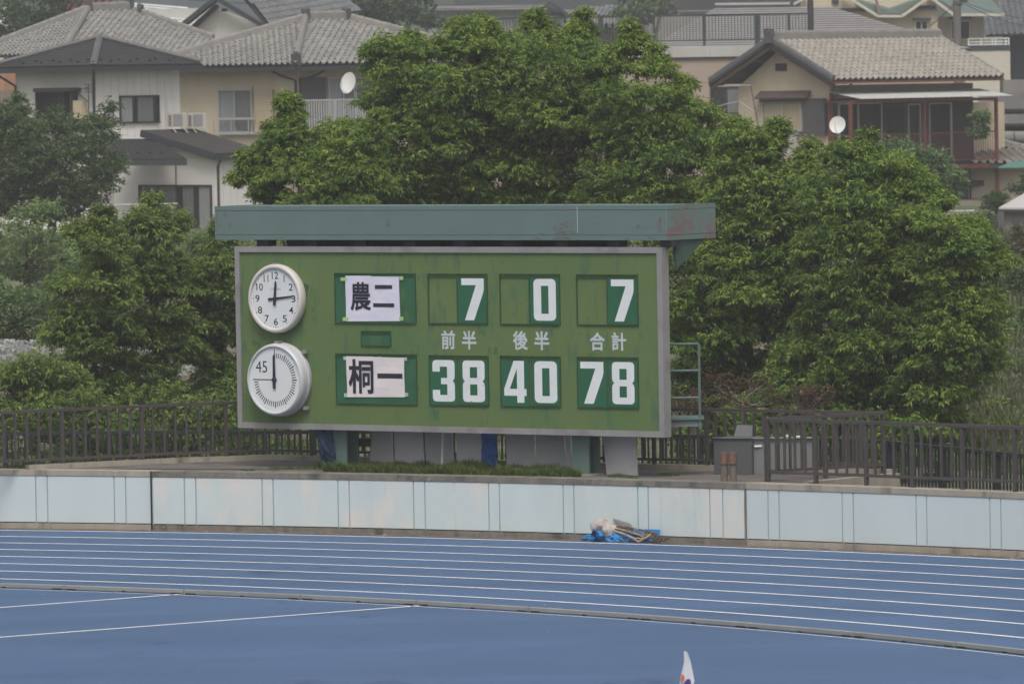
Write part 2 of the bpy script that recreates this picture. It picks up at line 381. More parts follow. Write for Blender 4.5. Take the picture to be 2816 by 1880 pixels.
def wall_ang(nx_):
    p = DG(nx_ / K, 1400 / K, .3); return ang_x(RW, p.x * RW / RW)
def wall_ang(nx_):
    lo, hi = ang_x(RW, 14), ang_x(RW, -14)
    for _ in range(40):
        mid = (lo + hi) / 2; p = arc_pt(RW, mid, .45); d = p - CAM
        X = d.dot(cx_) / d.dot(fwd) * F_PX + 1408
        if X > nx_: lo = mid
        else: hi = mid
    return (lo + hi) / 2
angs = [wall_ang(x) for x in joints]
wide = 1.0 / RW; nar = .17 / RW
a = angs[0] + wide
angs = [angs[0] + wide + nar * 1.0 + wide, angs[0] + wide + nar, angs[0] + wide] + angs
angs = sorted(angs, reverse=True)
a = angs[-1]
while a > aR: angs += [a - wide, a - wide - nar]; a -= wide + nar
for i in range(len(angs) - 1):
    a0, a1 = angs[i], angs[i + 1]
    if a0 - a1 < .0015: continue
    mid = (a0 + a1) / 2; inm = am1 < mid < am0; off = -.035 if inm else 0
    gg = .011 / RW; zb = .135 if (i % 2) else .128
    arc_block(RW + off, RW + off + .03, a0 - gg, a1 + gg, .10, .795, 8).build("wall_panel", WALL_B if inm else WALL_A, wall)
    arc_block(RW + off + .012, RW + off + .03, a0 + gg * .9, a0 - gg * .9, .075, .795, 1).build("joint_strip", JOINT, wall)
MB().fbox(Fr(arc_pt(RW - .037, am0 + .0004), (1, 0, 0), (0, -1, 0)), -.012, .012, 0, Z_P + .002, -.02, .0).build("expansion_joint", BLACK, wall)
MB().fbox(Fr(arc_pt(RW - .037, am1 - .0002), (1, 0, 0), (0, -1, 0)), -.005, .005, 0, Z_P + .002, -.02, .0).build("expansion_joint", CONC_D, wall)

# ================================================================ platform behind the wall
PL = [Vector((-13.2, 97.6, 0))]
back = [(-7.33, 101.25), (-6.14, 101.93), (-4.99, 102.55), (-3.80, 102.87), (-2.9, 102.35), (2.06, 98.72), (2.95, 98.10), (5.40, 96.36)]
poly = []
for i in range(41):
    a = ang_x(RW + .30, -7.3) + (ang_x(RW + .30, 4.05) - ang_x(RW + .30, -7.3)) * i / 40; poly.append(arc_pt(RW + .30, a, 0))
pb = [Vector((x, y, 0)) for x, y in back]
pb[-1] = Vector((5.42, 96.35, 0))
P_poly = poly + pb[::-1]
mb = MB(); n = len(P_poly)
mb.add([p + Vector((0, 0, .876)) for p in P_poly] + [p + Vector((0, 0, -.1)) for p in P_poly], [tuple(range(n))] + [(i, (i + 1) % n, n + (i + 1) % n, n + i) for i in range(n)])
struct("platform", mb, ASPH)
kb = MB()
for i in range(len(pb) - 1): kb.beam(pb[i] + Vector((0, 0, .90)), pb[i + 1] + Vector((0, 0, .90)), .16, .10)
struct("platform_kerb", kb, CONC_L)
a_ = MB().beam(pb[-1] + Vector((0.06, 0, .62)), Vector((4.12, 94.62, .62)), .12, .56)
struct("platform_end_wall", a_, CONC_L)

# ---------------------------------------------------------------- brown railings
def baluster_mesh(h, wd=.045):
    m_ = MB().box((0, 0, h / 2), (wd, wd * .8, h)); me = m_.mesh("baluster", Vector((0, 0, 0))); me.materials.append(BRN); return me
BAL = baluster_mesh(.70, .034); BAL.name = "baluster"
POST = baluster_mesh(.86, .055); POST.name = "post"
def railing(name, pts, label, z0=Z_P, pitch=.165, postev=4, h=.88, low=.14, first=0, mode=BRN):
    t = thing(name, (pts[0][0], pts[0][1], z0), label, "railing")
    L_ = 0; cnt = first
    for i in range(len(pts) - 1):
        p = Vector((*pts[i], z0)); q = Vector((*pts[i + 1], z0)); d = (q - p); ln = d.length; d.normalize()
        MB().beam(p + Vector((0, 0, h)), q + Vector((0, 0, h)), .06, .045).build("top_rail", mode, t)
        MB().beam(p + Vector((0, 0, low)), q + Vector((0, 0, low)), .045, .04).build("bottom_rail", mode, t)
        qt = Vector((d.y, -d.x, 0)).to_track_quat('Y', 'Z'); s_ = -L_
        nb = max(1, round(ln / pitch)); pp = ln / nb
        for j in range(nb + (1 if i == len(pts) - 2 else 0)):
            isp = cnt % postev == 0; cnt += 1
            c = p + d * pp * j
            if isp: inst("post", POST, c + Vector((0, 0, 0)), t, qt)
            else: inst("baluster", BAL, c + Vector((0, 0, low)), t, qt)
    return t
railing("railing", [(-13.4, 97.9), (-9.2, 100.15), (-7.33, 101.215), (-6.14, 101.89), (-4.99, 102.51), (-3.80, 102.83), (-2.9, 102.30), (-.3, 100.4)], "brown metal railing with spaced uprights left of the scoreboard", pitch=.19, postev=7, first=3)
railing("railing", [(.4, 99.88), (2.06, 98.68), (2.95, 98.06), (5.30, 96.40)], "brown railing running behind the grey boxes right of the scoreboard", pitch=.165, postev=6)
railing("railing", [(5.30, 96.33), (3.58, 95.20)], "short brown railing closing the platform end, meeting the front railing at a point", pitch=.20, postev=5)
railing("railing", [(3.60, 95.12), (3.82, 94.83), (4.80, 93.99), (5.77, 92.985), (6.725, 92.05), (8.9, 89.7), (11.0, 86.9)], "brown railing standing on the wall coping at the right", pitch=.185, postev=5)

# ---------------------------------------------------------------- black fence on the lower ground behind
def bfence(pts, label, grp=None):
    t = thing("steel_fence", (pts[0][0], pts[0][1], .1), label, "fence"); zt = 1.23
    bar = MB().box((0, 0, .5), (.024, .024, 1.0)).mesh("bar", Vector()); bar.materials.append(BLKF)
    pst = MB().box((0, 0, .58), (.07, .07, 1.16)).mesh("post", Vector()); pst.materials.append(BLKF)
    c = 0
    for i in range(len(pts) - 1):
        p = Vector((*pts[i], 0)); q = Vector((*pts[i + 1], 0)); d = q - p; ln = d.length; d.normalize()
        MB().beam(p + Vector((0, 0, zt)), q + Vector((0, 0, zt)), .06, .055).build("top_rail", BLKF, t)
        MB().beam(p + Vector((0, 0, .22)), q + Vector((0, 0, .22)), .04, .04).build("bottom_rail", BLKF, t)
        nb = round(ln / .105)
        qt = Vector((d.y, -d.x, 0)).to_track_quat('Y', 'Z')
        for j in range(nb):
            o = p + d * ln * j / nb
            if c % 16 == 0: inst("post", pst, o + Vector((0, 0, .06)), t, qt)
            else: inst("bar", bar, o + Vector((0, 0, .22)), t, qt)
            c += 1
    return t
bfence([(-9.6, 105.35), (-5.68, 104.65), (-4.28, 104.24), (-2.2, 103.6), (2.12, 101.2), (2.96, 100.52)], "black steel fence on the ground behind the left railing and scoreboard")
bfence([(3.0, 100.5), (4.53, 99.35), (5.39, 98.42), (6.42, 96.1), (7.16, 94.32), (9.4, 88.9)], "black steel fence behind the railings at the right")

# ================================================================ scoreboard
th = R(37); BU = Vector((math.cos(th), -math.sin(th), 0)); BN = Vector((-math.sin(th), -math.cos(th), 0))
BF = Fr((.92, 97.2, 0), BU, BN)
def b1(x, y): return ((580 + x / 2.306) / K, (540 + y / 2.306) / K)
def b2(x, y): return ((1140 + x / 2.3058) / K, (540 + y / 2.3058) / K)
def b3(x, y): return ((900 + x / 4.127) / K, (740 + y / 4.127) / K)
def bre(fn, x0, y0, x1, y1, d=0.0):
    a = fn(x0, y0); b = fn(x1, y1); return BF.rect(a[0], a[1], b[0], b[1], d)
sb = thing("scoreboard", (-1.0, 98.7, Z_P), "long green scoreboard on two square teal posts behind the track wall", "scoreboard")
U0, U1, Z0, Z1 = -6.34, 1.555, 1.468, 4.192; fw = .085
MB().fbox(BF, U0 + .03, U1 - .03, Z0 + .03, Z1 - .03, -.165, -.03).build("board_panel", BGRN, sb)
for nm, bx in (("frame_bar", (U0, U1, Z1 - fw, Z1)), ("frame_bar", (U0, U1, Z0, Z0 + fw)), ("frame_bar", (U0, U0 + fw, Z0 + fw + .001, Z1 - fw - .001)), ("frame_bar", (U1 - fw - .005, U1, Z0 + fw + .001, Z1 - fw - .001))):
    MB().fbox(BF, bx[0], bx[1], bx[2], bx[3], -.17, 0).build(nm, FRM, sb)
# canopy beam: front upstand with two seams, end cheek and slab
def beam(u0, u1, z0, z1, d0, d1, m, nm): return MB().fbox(BF, u0, u1, z0, z1, d0, d1).build(nm, m, sb)
bu0, bu1, bz0, bz1 = -6.68, 1.635, 4.292, 4.795
zs1, zs2 = bz0 + .07, bz1 - .07
can = MB()
for (z0, z1) in ((bz0, zs1), (zs1 + .006, zs2), (zs2 + .006, bz1)): can.fbox(BF, bu0, bu1, z0, z1, -.06, .0 if z0 != zs1 + .006 else -.004)
can.fbox(BF, bu0 + .01, bu1 - .01, bz0 + .01, bz1 - .01, -.08, -.03)
can.fbox(BF, bu0, bu1, bz1 - .05, bz1 - .01, -1.18, -.08)
can.fbox(BF, bu0, bu1, bz0 + .02, bz0 + .08, -1.18, -.08)
canopy = can.build("canopy", TEAL, sb)
ch = MB()
for (z0, z1, p) in ((bz0, zs1, 0), (zs1 + .006, zs2, -.004), (zs2 + .006, bz1, 0)): ch.fbox(BF, bu1 + .001, bu1 + .03 + p, z0, z1, -1.2, .002)
ch.build("end_cheek", TEAL_R, sb)
ch = MB().fbox(BF, bu0 - .03, bu0 - .001, bz0, bz1, -1.2, .002).build("end_cheek", TEAL, sb)
us = BF.uz(*b2(1033, 150))[0]; MB().fbox(BF, us - .003, us + .003, zs1 + .03, zs2 + .05, .0, .006).build("weld_seam", LAB, sb)
for i in range(9):
    u = U0 + .35 + i * .93; MB().fbox(BF, u, u + .22, Z1 + .001, bz0 - .001, -.30, -.10).build("bracket", BLKF, sb)
MB().slab([BF.w(U1 + .02, bz0 - .002, -.25), BF.w(U1 + .02, bz0 - .002, -1.0), BF.w(U1 + .02, bz0 - .42, -.28)], BU * .05).build("gusset", mat("shaded_green_gusset", (.06, .10, .085), .7, .12), sb)  # teal darkened here: shade below the canopy put into the paint colour
MB().fbox(BF, U0 + .3, U1 - 1.3, Z1 - .5, bz0 + .02, -.95, -.88).build("rear_rail", BLKF, sb)
for (x0, x1) in ((755, 795), (1308, 1343)):
    u0 = BF.uz(x0, 1060, -.13)[0]; u1 = u0 + .30
    MB().fbox(BF, u0, u1, Z_P - .02, Z1 - .1, -.205, -.175).fbox(BF, (u0 + u1) / 2 - .015, (u0 + u1) / 2 + .015, Z_P - .02, Z1 - .1, -.43, -.206).fbox(BF, u0, u1, Z_P - .02, Z1 - .1, -.46, -.431).build("post", TEAL_D, sb)
    MB().fbox(BF, u0 - .05, u1 + .05, Z_P - .02, Z_P + .02, -.50, -.13).build("post_foot", CONC_L, sb)
u0, u1 = -5.9, 1.2
MB().fbox(BF, u0, u1, Z0 + .02, Z0 + .12, -.55, -.45).build("rear_rail", TEAL_D, sb)
def blotch(F, fn, x, y, rx, ry, m, par, d=.0005, seed=0, name="rust_patch"):
    r_ = random.Random(seed); u, z = F.uz(*fn(x, y)); n_ = 22; ru = rx / 2.306 / K * mpp(99) / .8; rz = ry / 2.306 / K * mpp(99); ph = [r_.uniform(0, 6) for _ in range(4)]
    q = MB().flat(F, [[(u + ru * math.cos(a) * k_, z + rz * math.sin(a) * k_) for a, k_ in ((2 * math.pi * i / n_, .7 + .25 * math.sin(3 * 2 * math.pi * i / n_ + ph[0]) + .2 * math.sin(5 * 2 * math.pi * i / n_ + ph[1]) + .12 * math.sin(8 * 2 * math.pi * i / n_ + ph[2])) for i in range(n_))]], d)
    return q.build(name, m, par)
RSTP = mat("bare_primer_rust", (.145, .132, .128), .8, .18, 9, patches=[((.125, .165, .155), 9, .56, .1, (1, 1, 1))])
for i, (x, y, rx, ry) in enumerate(((950, 175, 26, 26), (905, 215, 32, 34), (950, 228, 20, 18), (1003, 232, 32, 16), (805, 238, 18, 10), (1415, 186, 15, 14), (1552, 175, 16, 62), (1500, 262, 26, 9), (1350, 265, 14, 8), (775, 266, 26, 8), (940, 264, 60, 9))):
    blotch(BF, b2, x, y, rx, ry, RSTP, sb, .0005 + .0003 * i, i)
for i, (x, y, rx, ry) in enumerate(((1124, 175, 17, 24), (92, 115, 14, 24), (122, 185, 11, 22), (55, 185, 8, 18))): blotch(BF, b1, x, y, rx, ry, RSTP, sb, .0005, 30 + i)
BSTN = mat("green_paint_scuff", (.05, .115, .052), .7, .1, 5)
for i, (x, y, rx, ry) in enumerate(((455, 935, 0, 0),)): pass
for i, (x, y, rx, ry) in enumerate(((300, 400, 12, 8), (270, 930, 26, 22), (640, 720, 10, 20), (300, 950, 14, 30), (1050, 1000, 40, 8), (1268, 990, 12, 14), (1300, 1225, 22, 22), (930, 1325, 14, 8))): blotch(BF, b1, x, y, rx, ry, BSTN, sb, -.0292, 50 + i, "paint_scuff")
for i, (x, y, rx, ry) in enumerate(((618, 568, 18, 10), (622, 745, 20, 15))): blotch(BF, b2, x, y, rx, ry, mat("blue_grey_scuff", (.105, .125, .10), .7), sb, -.0292, 70 + i, "paint_scuff")
blotch(BF, b1, 430, 640, 185, 250, mat("dark_green_clock_ring", (.035, .105, .048), .7, .1, 4), sb, -.0290, 90, "dark_green_patch")  # darker green area around the upper clock
# maintenance gantry standing out at the right end
g0 = thing("ladder_frame", BF.w(2.3, Z_P, -.6), "teal pipe guard frame and ledge sticking out behind the board's right end", "frame")
GF = Fr(BF.w(1.5, 0, -.55), (1, -.02, 0), (0, -1, 0))
xr = GF.uz(1604, 860)[0]
for y in (789, 850, 912):
    z = GF.uz(1570, y)[1]; MB().tube([GF.w(-.35, z, 0), GF.w(xr, z, 0)], .018).build("guard_pipe", TEAL_D, g0, smooth=True)
z1_ = GF.uz(1600, 789)[1]; zb = GF.uz(1600, 965)[1]
MB().tube([GF.w(xr, zb - .12, 0), GF.w(xr, z1_, 0)], .020).build("upright_pipe", TEAL_D, g0, smooth=True)
MB().fbox(GF, -.4, xr + .03, zb - .08, zb + .02, -.5, .0).build("ledge", TEAL_R, g0)
MB().fbox(GF, -.4, xr + .06, zb + .02, zb + .055, -.55, .04).build("ledge_lip", TEAL_D, g0)
# slots and number plates
def slot(u0, u1, z0, z1, m=SLOTG, div=None, back=True):
    if back: MB().fbox(BF, u0, u1, z0, z1, -.03, -.022).build("slot_back", m, sb)
    e = .013; f_ = MB()
    for bx in ((u0 - e, u1 + e, z1, z1 + e), (u0 - e, u1 + e, z0 - e, z0), (u0 - e, u0, z0, z1), (u1, u1 + e, z0, z1)): f_.fbox(BF, *bx, -.03, -.008)
    f_.fbox(BF, u0, u1, z1 - .035, z1 - .026, -.021, -.010)
    if div is not None: f_.fbox(BF, div - .010, div + .010, z0, z1, -.021, -.009)
    f_.build("slot_rim", GLINE, sb)
def norm_loops(ch_):
    def rr(x0, y0, x1, y1, rx, ry):
        p = []
        for cx, cy, a0 in ((x1 - rx, y1 - ry, 0), (x0 + rx, y1 - ry, 90), (x0 + rx, y0 + ry, 180), (x1 - rx, y0 + ry, 270)):
            for k in range(5):
                t = R(a0 + 22.5 * k); p.append((cx + rx * math.cos(t), cy + ry * math.sin(t)))
        return p
    def rc(x0, y0, x1, y1): return [(x0, y0), (x0, y1), (x1, y1), (x1, y0)]
    if ch_ == '7': return [[(0, 1), (1, 1), (1, .74), (.97, .66), (.55, 0), (.14, 0), (.65, .84), (0, .84)]]
    if ch_ == '0': return [rr(0, 0, 1, 1, .2, .11), rc(.34, .166, .67, .834)]
    if ch_ == '3': return [[(0, .72), (0, .92), (.05, .98), (.16, 1), (.84, 1), (.95, .98), (1, .92), (1, .60), (.97, .54), (.90, .50), (.97, .46), (1, .40), (1, .08), (.95, .02), (.84, 0), (.16, 0), (.05, .02), (0, .08), (0, .28), (.33, .28), (.33, .16), (.66, .16), (.66, .42), (.38, .42), (.38, .57), (.66, .57), (.66, .84), (.33, .84), (.33, .72)]]
    if ch_ == '8': return [[(0, .60), (0, .92), (.05, .98), (.16, 1), (.84, 1), (.95, .98), (1, .92), (1, .60), (.97, .54), (.90, .50), (.97, .46), (1, .40), (1, .08), (.95, .02), (.84, 0), (.16, 0), (.05, .02), (0, .08), (0, .40), (.03, .46), (.10, .50), (.03, .54)], rc(.33, .16, .66, .425), rc(.33, .58, .66, .84)]
    if ch_ == '4': return [[(.44, 1), (.90, 1), (.90, .33), (1, .33), (1, .165), (.90, .165), (.90, 0), (.58, 0), (.58, .165), (0, .165), (0, .33)], [(.25, .33), (.58, .82), (.58, .33)]]
def plate(px, digit, dpx, label, m=WHT):
    u0, u1, z0, z1 = bre(b2, *px)
    t = thing("number_plate", BF.w((u0 + u1) / 2, z0, -.02), label, "number plate", "number plates hung in the scoreboard")
    MB().fbox(BF, u0 + .006, u1 - .006, z0 + .004, z1 - .045, -.021, -.012).build("plate", DGRN, t)
    a0, a1, c0, c1 = bre(b2, *dpx)
    MB().flat(BF, [[(a0 + x * (a1 - a0), c0 + y * (c1 - c0)) for x, y in lp] for lp in norm_loops(digit)], -.0118, .001).build("digit", m, t)
for (x0, xm, x1, y0, y1) in ((85, 268, 453, 495, 803), (540, 725, 912, 497, 808), (1027, 1218, 1407, 500, 812), (93, 274, 460, 1013, 1320), (545, 729, 917, 1017, 1328), (1032, 1222, 1411, 1023, 1335)):
    u0, u1, z0, z1 = bre(b2, x0, y0, x1, y1); dv = BF.uz(*b2(xm, 700))[0]; slot(u0, u1, z0, z1, None, dv, back=False)
plate((270, 495, 453, 803), '7', (295, 520, 437, 785), "dark green plate with white 7, upper row over the first column heading")
plate((728, 497, 912, 808), '0', (752, 523, 893, 788), "dark green plate with white 0, upper row over the middle heading")
plate((1220, 500, 1407, 812), '7', (1244, 527, 1387, 793), "dark green plate with white 7, upper row at the far right")
plate((93, 1013, 271, 1320), '3', (112, 1037, 252, 1300), "dark green plate with white 3, first plate of the lower row")
plate((277, 1013, 460, 1320), '8', (303, 1040, 442, 1303), "plate with scuffed white 8 beside the 3 in the lower row", WHTS)
plate((545, 1017, 726, 1328), '4', (565, 1042, 706, 1307), "dark green plate with white 4 under the middle heading")
plate((732, 1017, 917, 1328), '0', (758, 1045, 901, 1309), "dark green plate with white 0 beside the 4 in the lower row")
plate((1032, 1023, 1219, 1335), '7', (1050, 1048, 1196, 1314), "dark green plate with white 7 in the lower row under the last heading")
plate((1225, 1023, 1411, 1335), '8', (1250, 1050, 1391, 1317), "dark green plate with white 8 at the right end of the lower row")
for ch_, bx in (("前", (162, 850, 250, 968)), ("半", (293, 852, 385, 970)), ("後", (617, 853, 710, 973)), ("半", (752, 855, 847, 975)), ("合", (1105, 862, 1198, 978)), ("計", (1242, 862, 1335, 978))):
    m_ = MB(); u0, u1, z0, z1 = bre(b2, *bx); fit_text(ch_, m_, BF, u0, u1, z0, z1, -.0285, bold=.055); m_.build("lettering", LAB, sb)
m_ = MB(); u0, u1, z0, z1 = bre(b2, 452, 955, 522, 1000); fit_text("えま", m_, BF, u0, u1, z0, z1, -.0288, bold=.005); m_.build("lettering", GLINE, sb)
for bx in ((785, 492, 1290, 800), (792, 1003, 1297, 1312)):
    slot(*bre(b1, *bx))
u0, u1, z0, z1 = bre(b1, 952, 858, 1132, 944); slot(u0, u1, z0, z1)
def sheet(cr, m, label, texts, tapes, tm):
    P4 = [BF.uz(*b3(*c), -.01) for c in cr]
    t = thing("paper_sheet", BF.w(P4[0][0], P4[0][1], -.01), label, "paper", None)
    m_ = MB(); nx_ = 10; ny_ = 8
    for j in range(ny_ + 1):
        for i in range(nx_ + 1):
            s_, q_ = i / nx_, j / ny_
            u = (P4[0][0] * (1 - s_) + P4[1][0] * s_) * (1 - q_) + (P4[3][0] * (1 - s_) + P4[2][0] * s_) * q_
            z = (P4[0][1] * (1 - s_) + P4[1][1] * s_) * (1 - q_) + (P4[3][1] * (1 - s_) + P4[2][1] * s_) * q_
            m_.v.append(BF.w(u, z, -.012 + .006 * math.sin(s_ * 5 + q_ * 7) * (0 if 0 < 0 else 1) * .5 + .002 * rnd.random()))
    for j in range(ny_):
        for i in range(nx_): m_.f.append((j * (nx_ + 1) + i, j * (nx_ + 1) + i + 1, (j + 1) * (nx_ + 1) + i + 1, (j + 1) * (nx_ + 1) + i))
    m_.build("sheet", m, t)
    for ch_, bx, bd in texts:
        u0, u1, z0, z1 = bre(b3, *bx, -.004); q_ = MB()
        if ch_ == 'bar': q_.flat(BF, [[(u0, z0), (u0, z1), (u1, z1), (u1, z0)]], -.005)
        else: fit_text(ch_, q_, BF, u0, u1, z0, z1, -.005, bold=bd)
        q_.build("character", INK, t)
    for bx in tapes:
        u0, u1, z0, z1 = bre(b3, *bx, -.004); MB().fbox(BF, u0, u1, z0, z1, -.022, -.0045).build("tape", tm, t)
sheet(((205, 75), (812, 75), (828, 590), (212, 592)), PAPW, "bluish white paper sheet with two characters taped up with green tape", (("農", (262, 145, 492, 466), .040), ('bar', (540, 180, 735, 222), 0), ('bar', (520, 387, 758, 430), 0)), ((150, 95, 222, 133), (818, 82, 857, 122), (175, 547, 238, 588), (815, 540, 855, 582)), TAPEG)
sheet(((212, 987), (870, 997), (880, 1452), (226, 1450)), PAPP, "cream white paper sheet with two characters taped in the lower slot", (("桐", (243, 1020, 523, 1410), .046), ('bar', (568, 1183, 852, 1238), 0)), ((182, 990, 210, 1028), (875, 1000, 898, 1038), (190, 1408, 225, 1450), (882, 1402, 910, 1445)), TAPEW)

# ---------------------------------------------------------------- clocks
def clock(nm, px, py, dfront, Rr, prof, casing, label, lip):
    u, z = BF.uz(px, py, dfront - .03)
    t = thing(nm, BF.w(u, z - Rr, 0), label, "clock")
    MB().lathe(BF, u, z, prof, 64).build("casing", casing, t, smooth=True)
    MB().lathe(BF, u, z, [(lip, dfront - .035)], 64, close=True).build("dial", DIAL, t)
    return t, u, z
def hand(t, u, z, ang, lt, ll, w0, w1, d, nm):
    a = R(90 - ang); c, s_ = math.cos(a), math.sin(a)
    pts = [(-lt, -w0), (-lt, w0), (ll * .9, w1), (ll, 0), (ll * .9, -w1)]
    MB().flat(BF, [[(u + x * c - y * s_, z + x * s_ + y * c) for x, y in pts]], d, .006).build(nm, NAVY, t)
t, u, z = clock("wall_clock", 631.3, 684.8, .13, .515, [(.49, -.03), (.505, .0), (.515, .03), (.515, .09), (.505, .12), (.49, .13), (.47, .132), (.455, .125), (.452, .09)], CLKW, "white round clock with twelve numerals, upper left of the board", .455)
for h_ in range(1, 13):
    a = R(90 - 30 * h_); rr_ = .345; uu, zz = u + rr_ * math.cos(a), z + rr_ * math.sin(a); wd = .040 if h_ < 10 else .062
    if h_ == 11: wd = .045
    if h_ == 1: wd = .008
    nb = MB(); fit_text(str(h_), nb, BF, uu - wd, uu + wd, zz - .053, zz + .053, .0960, bold=.008); nb.build("numeral", INK, t)
db = MB()
for k in range(60):
    a = R(6 * k); r_ = .011 if k % 5 == 0 else .0055; cu_, cz_ = u + .425 * math.cos(a), z + .425 * math.sin(a)
    db.flat(BF, [[(cu_ + r_ * math.cos(q), cz_ + r_ * math.sin(q)) for q in [i * math.pi / 3 for i in range(6)]]], .0960)
db.build("minute_dots", INK, t)
m_ = MB(); fit_text("CITIZEN", m_, BF, u - .10, u + .10, z + .125, z + .158, .0960); m_.build("maker_name", mat("grey_print", (.2, .2, .2), .6), t)
hand(t, u, z, 84, .13, .36, .020, .011, .105, "minute_hand"); hand(t, u, z, 5, .10, .27, .026, .015, .112, "hour_hand")
MB().fbox(BF, u - .05, u + .05, z + .512, z + .53, .02, .10).build("clip", FRM, t)
t, u, z = clock("timer_clock", 630.3, 870.9, .215, .545, [(.54, -.03), (.553, .0), (.553, .05), (.545, .053), (.543, .06), (.543, .14), (.538, .175), (.52, .20), (.505, .21), (.49, .205), (.485, .18)], CLKG, "deep grey round timer marked 45, lower left of the board", .487)
DT = .1805
tk = MB()
for k in range(1, 45):
    a = R(90 - 8 * k * .75); w_ = .0075; r0 = .325; r1 = .40 if k % 5 else .42
    if k % 5 == 0 : w_ = .0095
    a = R(90 - 6 * k); c, s_ = math.cos(a), math.sin(a)
    tk.flat(BF, [[(u + x * c - y * s_, z + x * s_ + y * c) for x, y in ((r0, -w_), (r0, w_), (r1, w_), (r1, -w_))]], DT)
tk.flat(BF, [[(u - .42, z - .008), (u - .42, z + .008), (u - .04, z + .008), (u - .04, z - .008)]], DT)
tk.flat(BF, [[(u - .008, z + .30), (u - .008, z + .445), (u + .008, z + .445), (u + .008, z + .30)]], DT)
fit_text("45", tk, BF, u - .365, u - .145, z + .105, z + .28, DT, bold=.0)
tk.build("timer_marks", INK, t)
hand(t, u, z, 0, .13, .385, .026, .018, .200, "timer_hand")
MB().lathe(BF, u, z, [(.035, .18), (.035, .22), (.02, .225)], 20, close=True).build("hub", NAVY, t)
MB().fbox(BF, u - .05, u + .05, z + .55, z + .575, .02, .12).build("clip", FRM, t)
for s_ in (1, -1):
    MB().fbox(BF, u + .42, u + .50, z + s_ * .42 - .025, z + s_ * .42 + .025, .0, .05).build("lug", FRM, t)

# ================================================================ under the board: panels, tarps, grass
PF = Fr(BF.w(0, 0, -.75), BU, BN)
def lean_panel(x0t, x1t, x0b, x1b, yt, yb, label, off=0.0):
    a = PF.uz(x0t, yt, off); b = PF.uz(x1t, yt, off); c = PF.uz(x1b, yb, off + .10); d = PF.uz(x0b, yb, off + .10)
    zt = 1.62
    MB().slab([PF.w(d[0], Z_P + .0, off + .12), PF.w(c[0], Z_P + .0, off + .12), PF.w(b[0], zt, off), PF.w(a[0], zt, off)], -BN * .02).build("grey_panel", GPAN, None)
    o = list(COL.objects)[-1]; tag(o, label, "panel", "grey sheets leaning under the scoreboard")
def u3(x): return (640 + x / 3.2625) / K
def u4(x): return (1260 + x / 2.936) / K
PY = (1140 + 160 / 3.2625) / K; PB = (1140 + 420 / 3.2625) / K
lean_panel(u3(1255), u3(1420), u3(1235), u3(1450), PY, PB, "grey sheet leaning under the board, first right of the left post")
lean_panel(u3(1440), u3(1692), u3(1468), u3(1730), PY, PB, "grey sheet leaning under the board, second right of the left post", .03)
lean_panel(u3(1715), u3(1960), u3(1745), u3(1990), PY, PB, "grey sheet under the board between two narrow gaps", .0)
lean_panel(u3(2000), u3(2225), u3(2020), u3(2250), PY, PB, "grey sheet leaning just left of the blue tarpaulin", .04)
lean_panel(u4(380), u4(608), u4(400), u4(630), PY, PB, "grey sheet leaning just right of the blue tarpaulin", .0)
lean_panel(u4(622), u4(850), u4(640), u4(872), PY, PB, "grey sheet leaning third from the right post under the board", .03)
lean_panel(u4(860), u4(905), u4(880), u4(915), PY, PB, "narrow grey sheet almost hidden by the right post", .06)
lean_panel(u4(1160), u4(1425), u4(1205), u4(1455), PY, (1140 + 480 / 2.936) / K, "grey sheet leaning right of the right post", .18)
def crumple(name, F, x0, x1, zt, zb, m, label, cat, dep=.12, taper=0.0, off=0.0, seed=0):
    r_ = random.Random(seed); m_ = MB(); nx_, nz_ = 10, 9; k = 0
    for side in (0, 1):
        for j in range(nz_ + 1):
            q_ = j / nz_
            for i in range(nx_ + 1):
                s_ = i / nx_; xx = x0 + (x1 - x0) * s_ + taper * q_ * (1 - 2 * abs(s_ - .5)) * 0 + taper * q_
                bul = math.sin(math.pi * s_) * dep * (.6 + .4 * math.sin(q_ * 6 + seed)) + .02 * r_.uniform(-1, 1)
                m_.v.append(F.w(xx, zt + (zb - zt) * q_, off + (bul if side == 0 else -bul * .4 - .02)))
    n1 = (nx_ + 1) * (nz_ + 1)
    for b in (0, n1):
        for j in range(nz_):
            for i in range(nx_): m_.f.append((b + j * (nx_ + 1) + i, b + j * (nx_ + 1) + i + 1, b + (j + 1) * (nx_ + 1) + i + 1, b + (j + 1) * (nx_ + 1) + i))
    return tag(m_.build(name, m, None, smooth=False), label, cat)
a = PF.uz(u4(193), PB)[0]; b = PF.uz(u4(330), PB)[0]
crumple("tarpaulin", PF, a, b, 1.6, Z_P, TARP, "crumpled blue tarpaulin hanging between grey sheets under the board", "tarpaulin", .10, 0, .05, 3)
u0 = PF.uz(u3(755), PB, .6)[0]; u1 = PF.uz(u3(870), PB, .6)[0]
crumple("tarpaulin", Fr(PF.w(0, 0, .6), BU, BN), u0 - .04, u1 + .02, 1.62, Z_P + .02, TARPD, "dark navy bundle hanging beside the left post", "bundle", .09, .11, 0, 5)
m_ = MB().fbox(PF, PF.uz(u3(1110), PB)[0], PF.uz(u3(1250), PB)[0], 1.18, 1.30, -.3, .0)
tag(m_.build("dark_bracket", BLACK), "black bar across the gap right of the left post", "bracket")
m_ = MB().tube([PF.w(PF.uz(u3(1970), PB)[0], 1.6, .2), PF.w(PF.uz(u3(2005), PB)[0], Z_P, .35)], .018, 8)
tag(m_.build("pole", WHT, smooth=True), "thin white and green pole leaning between grey sheets", "pole")

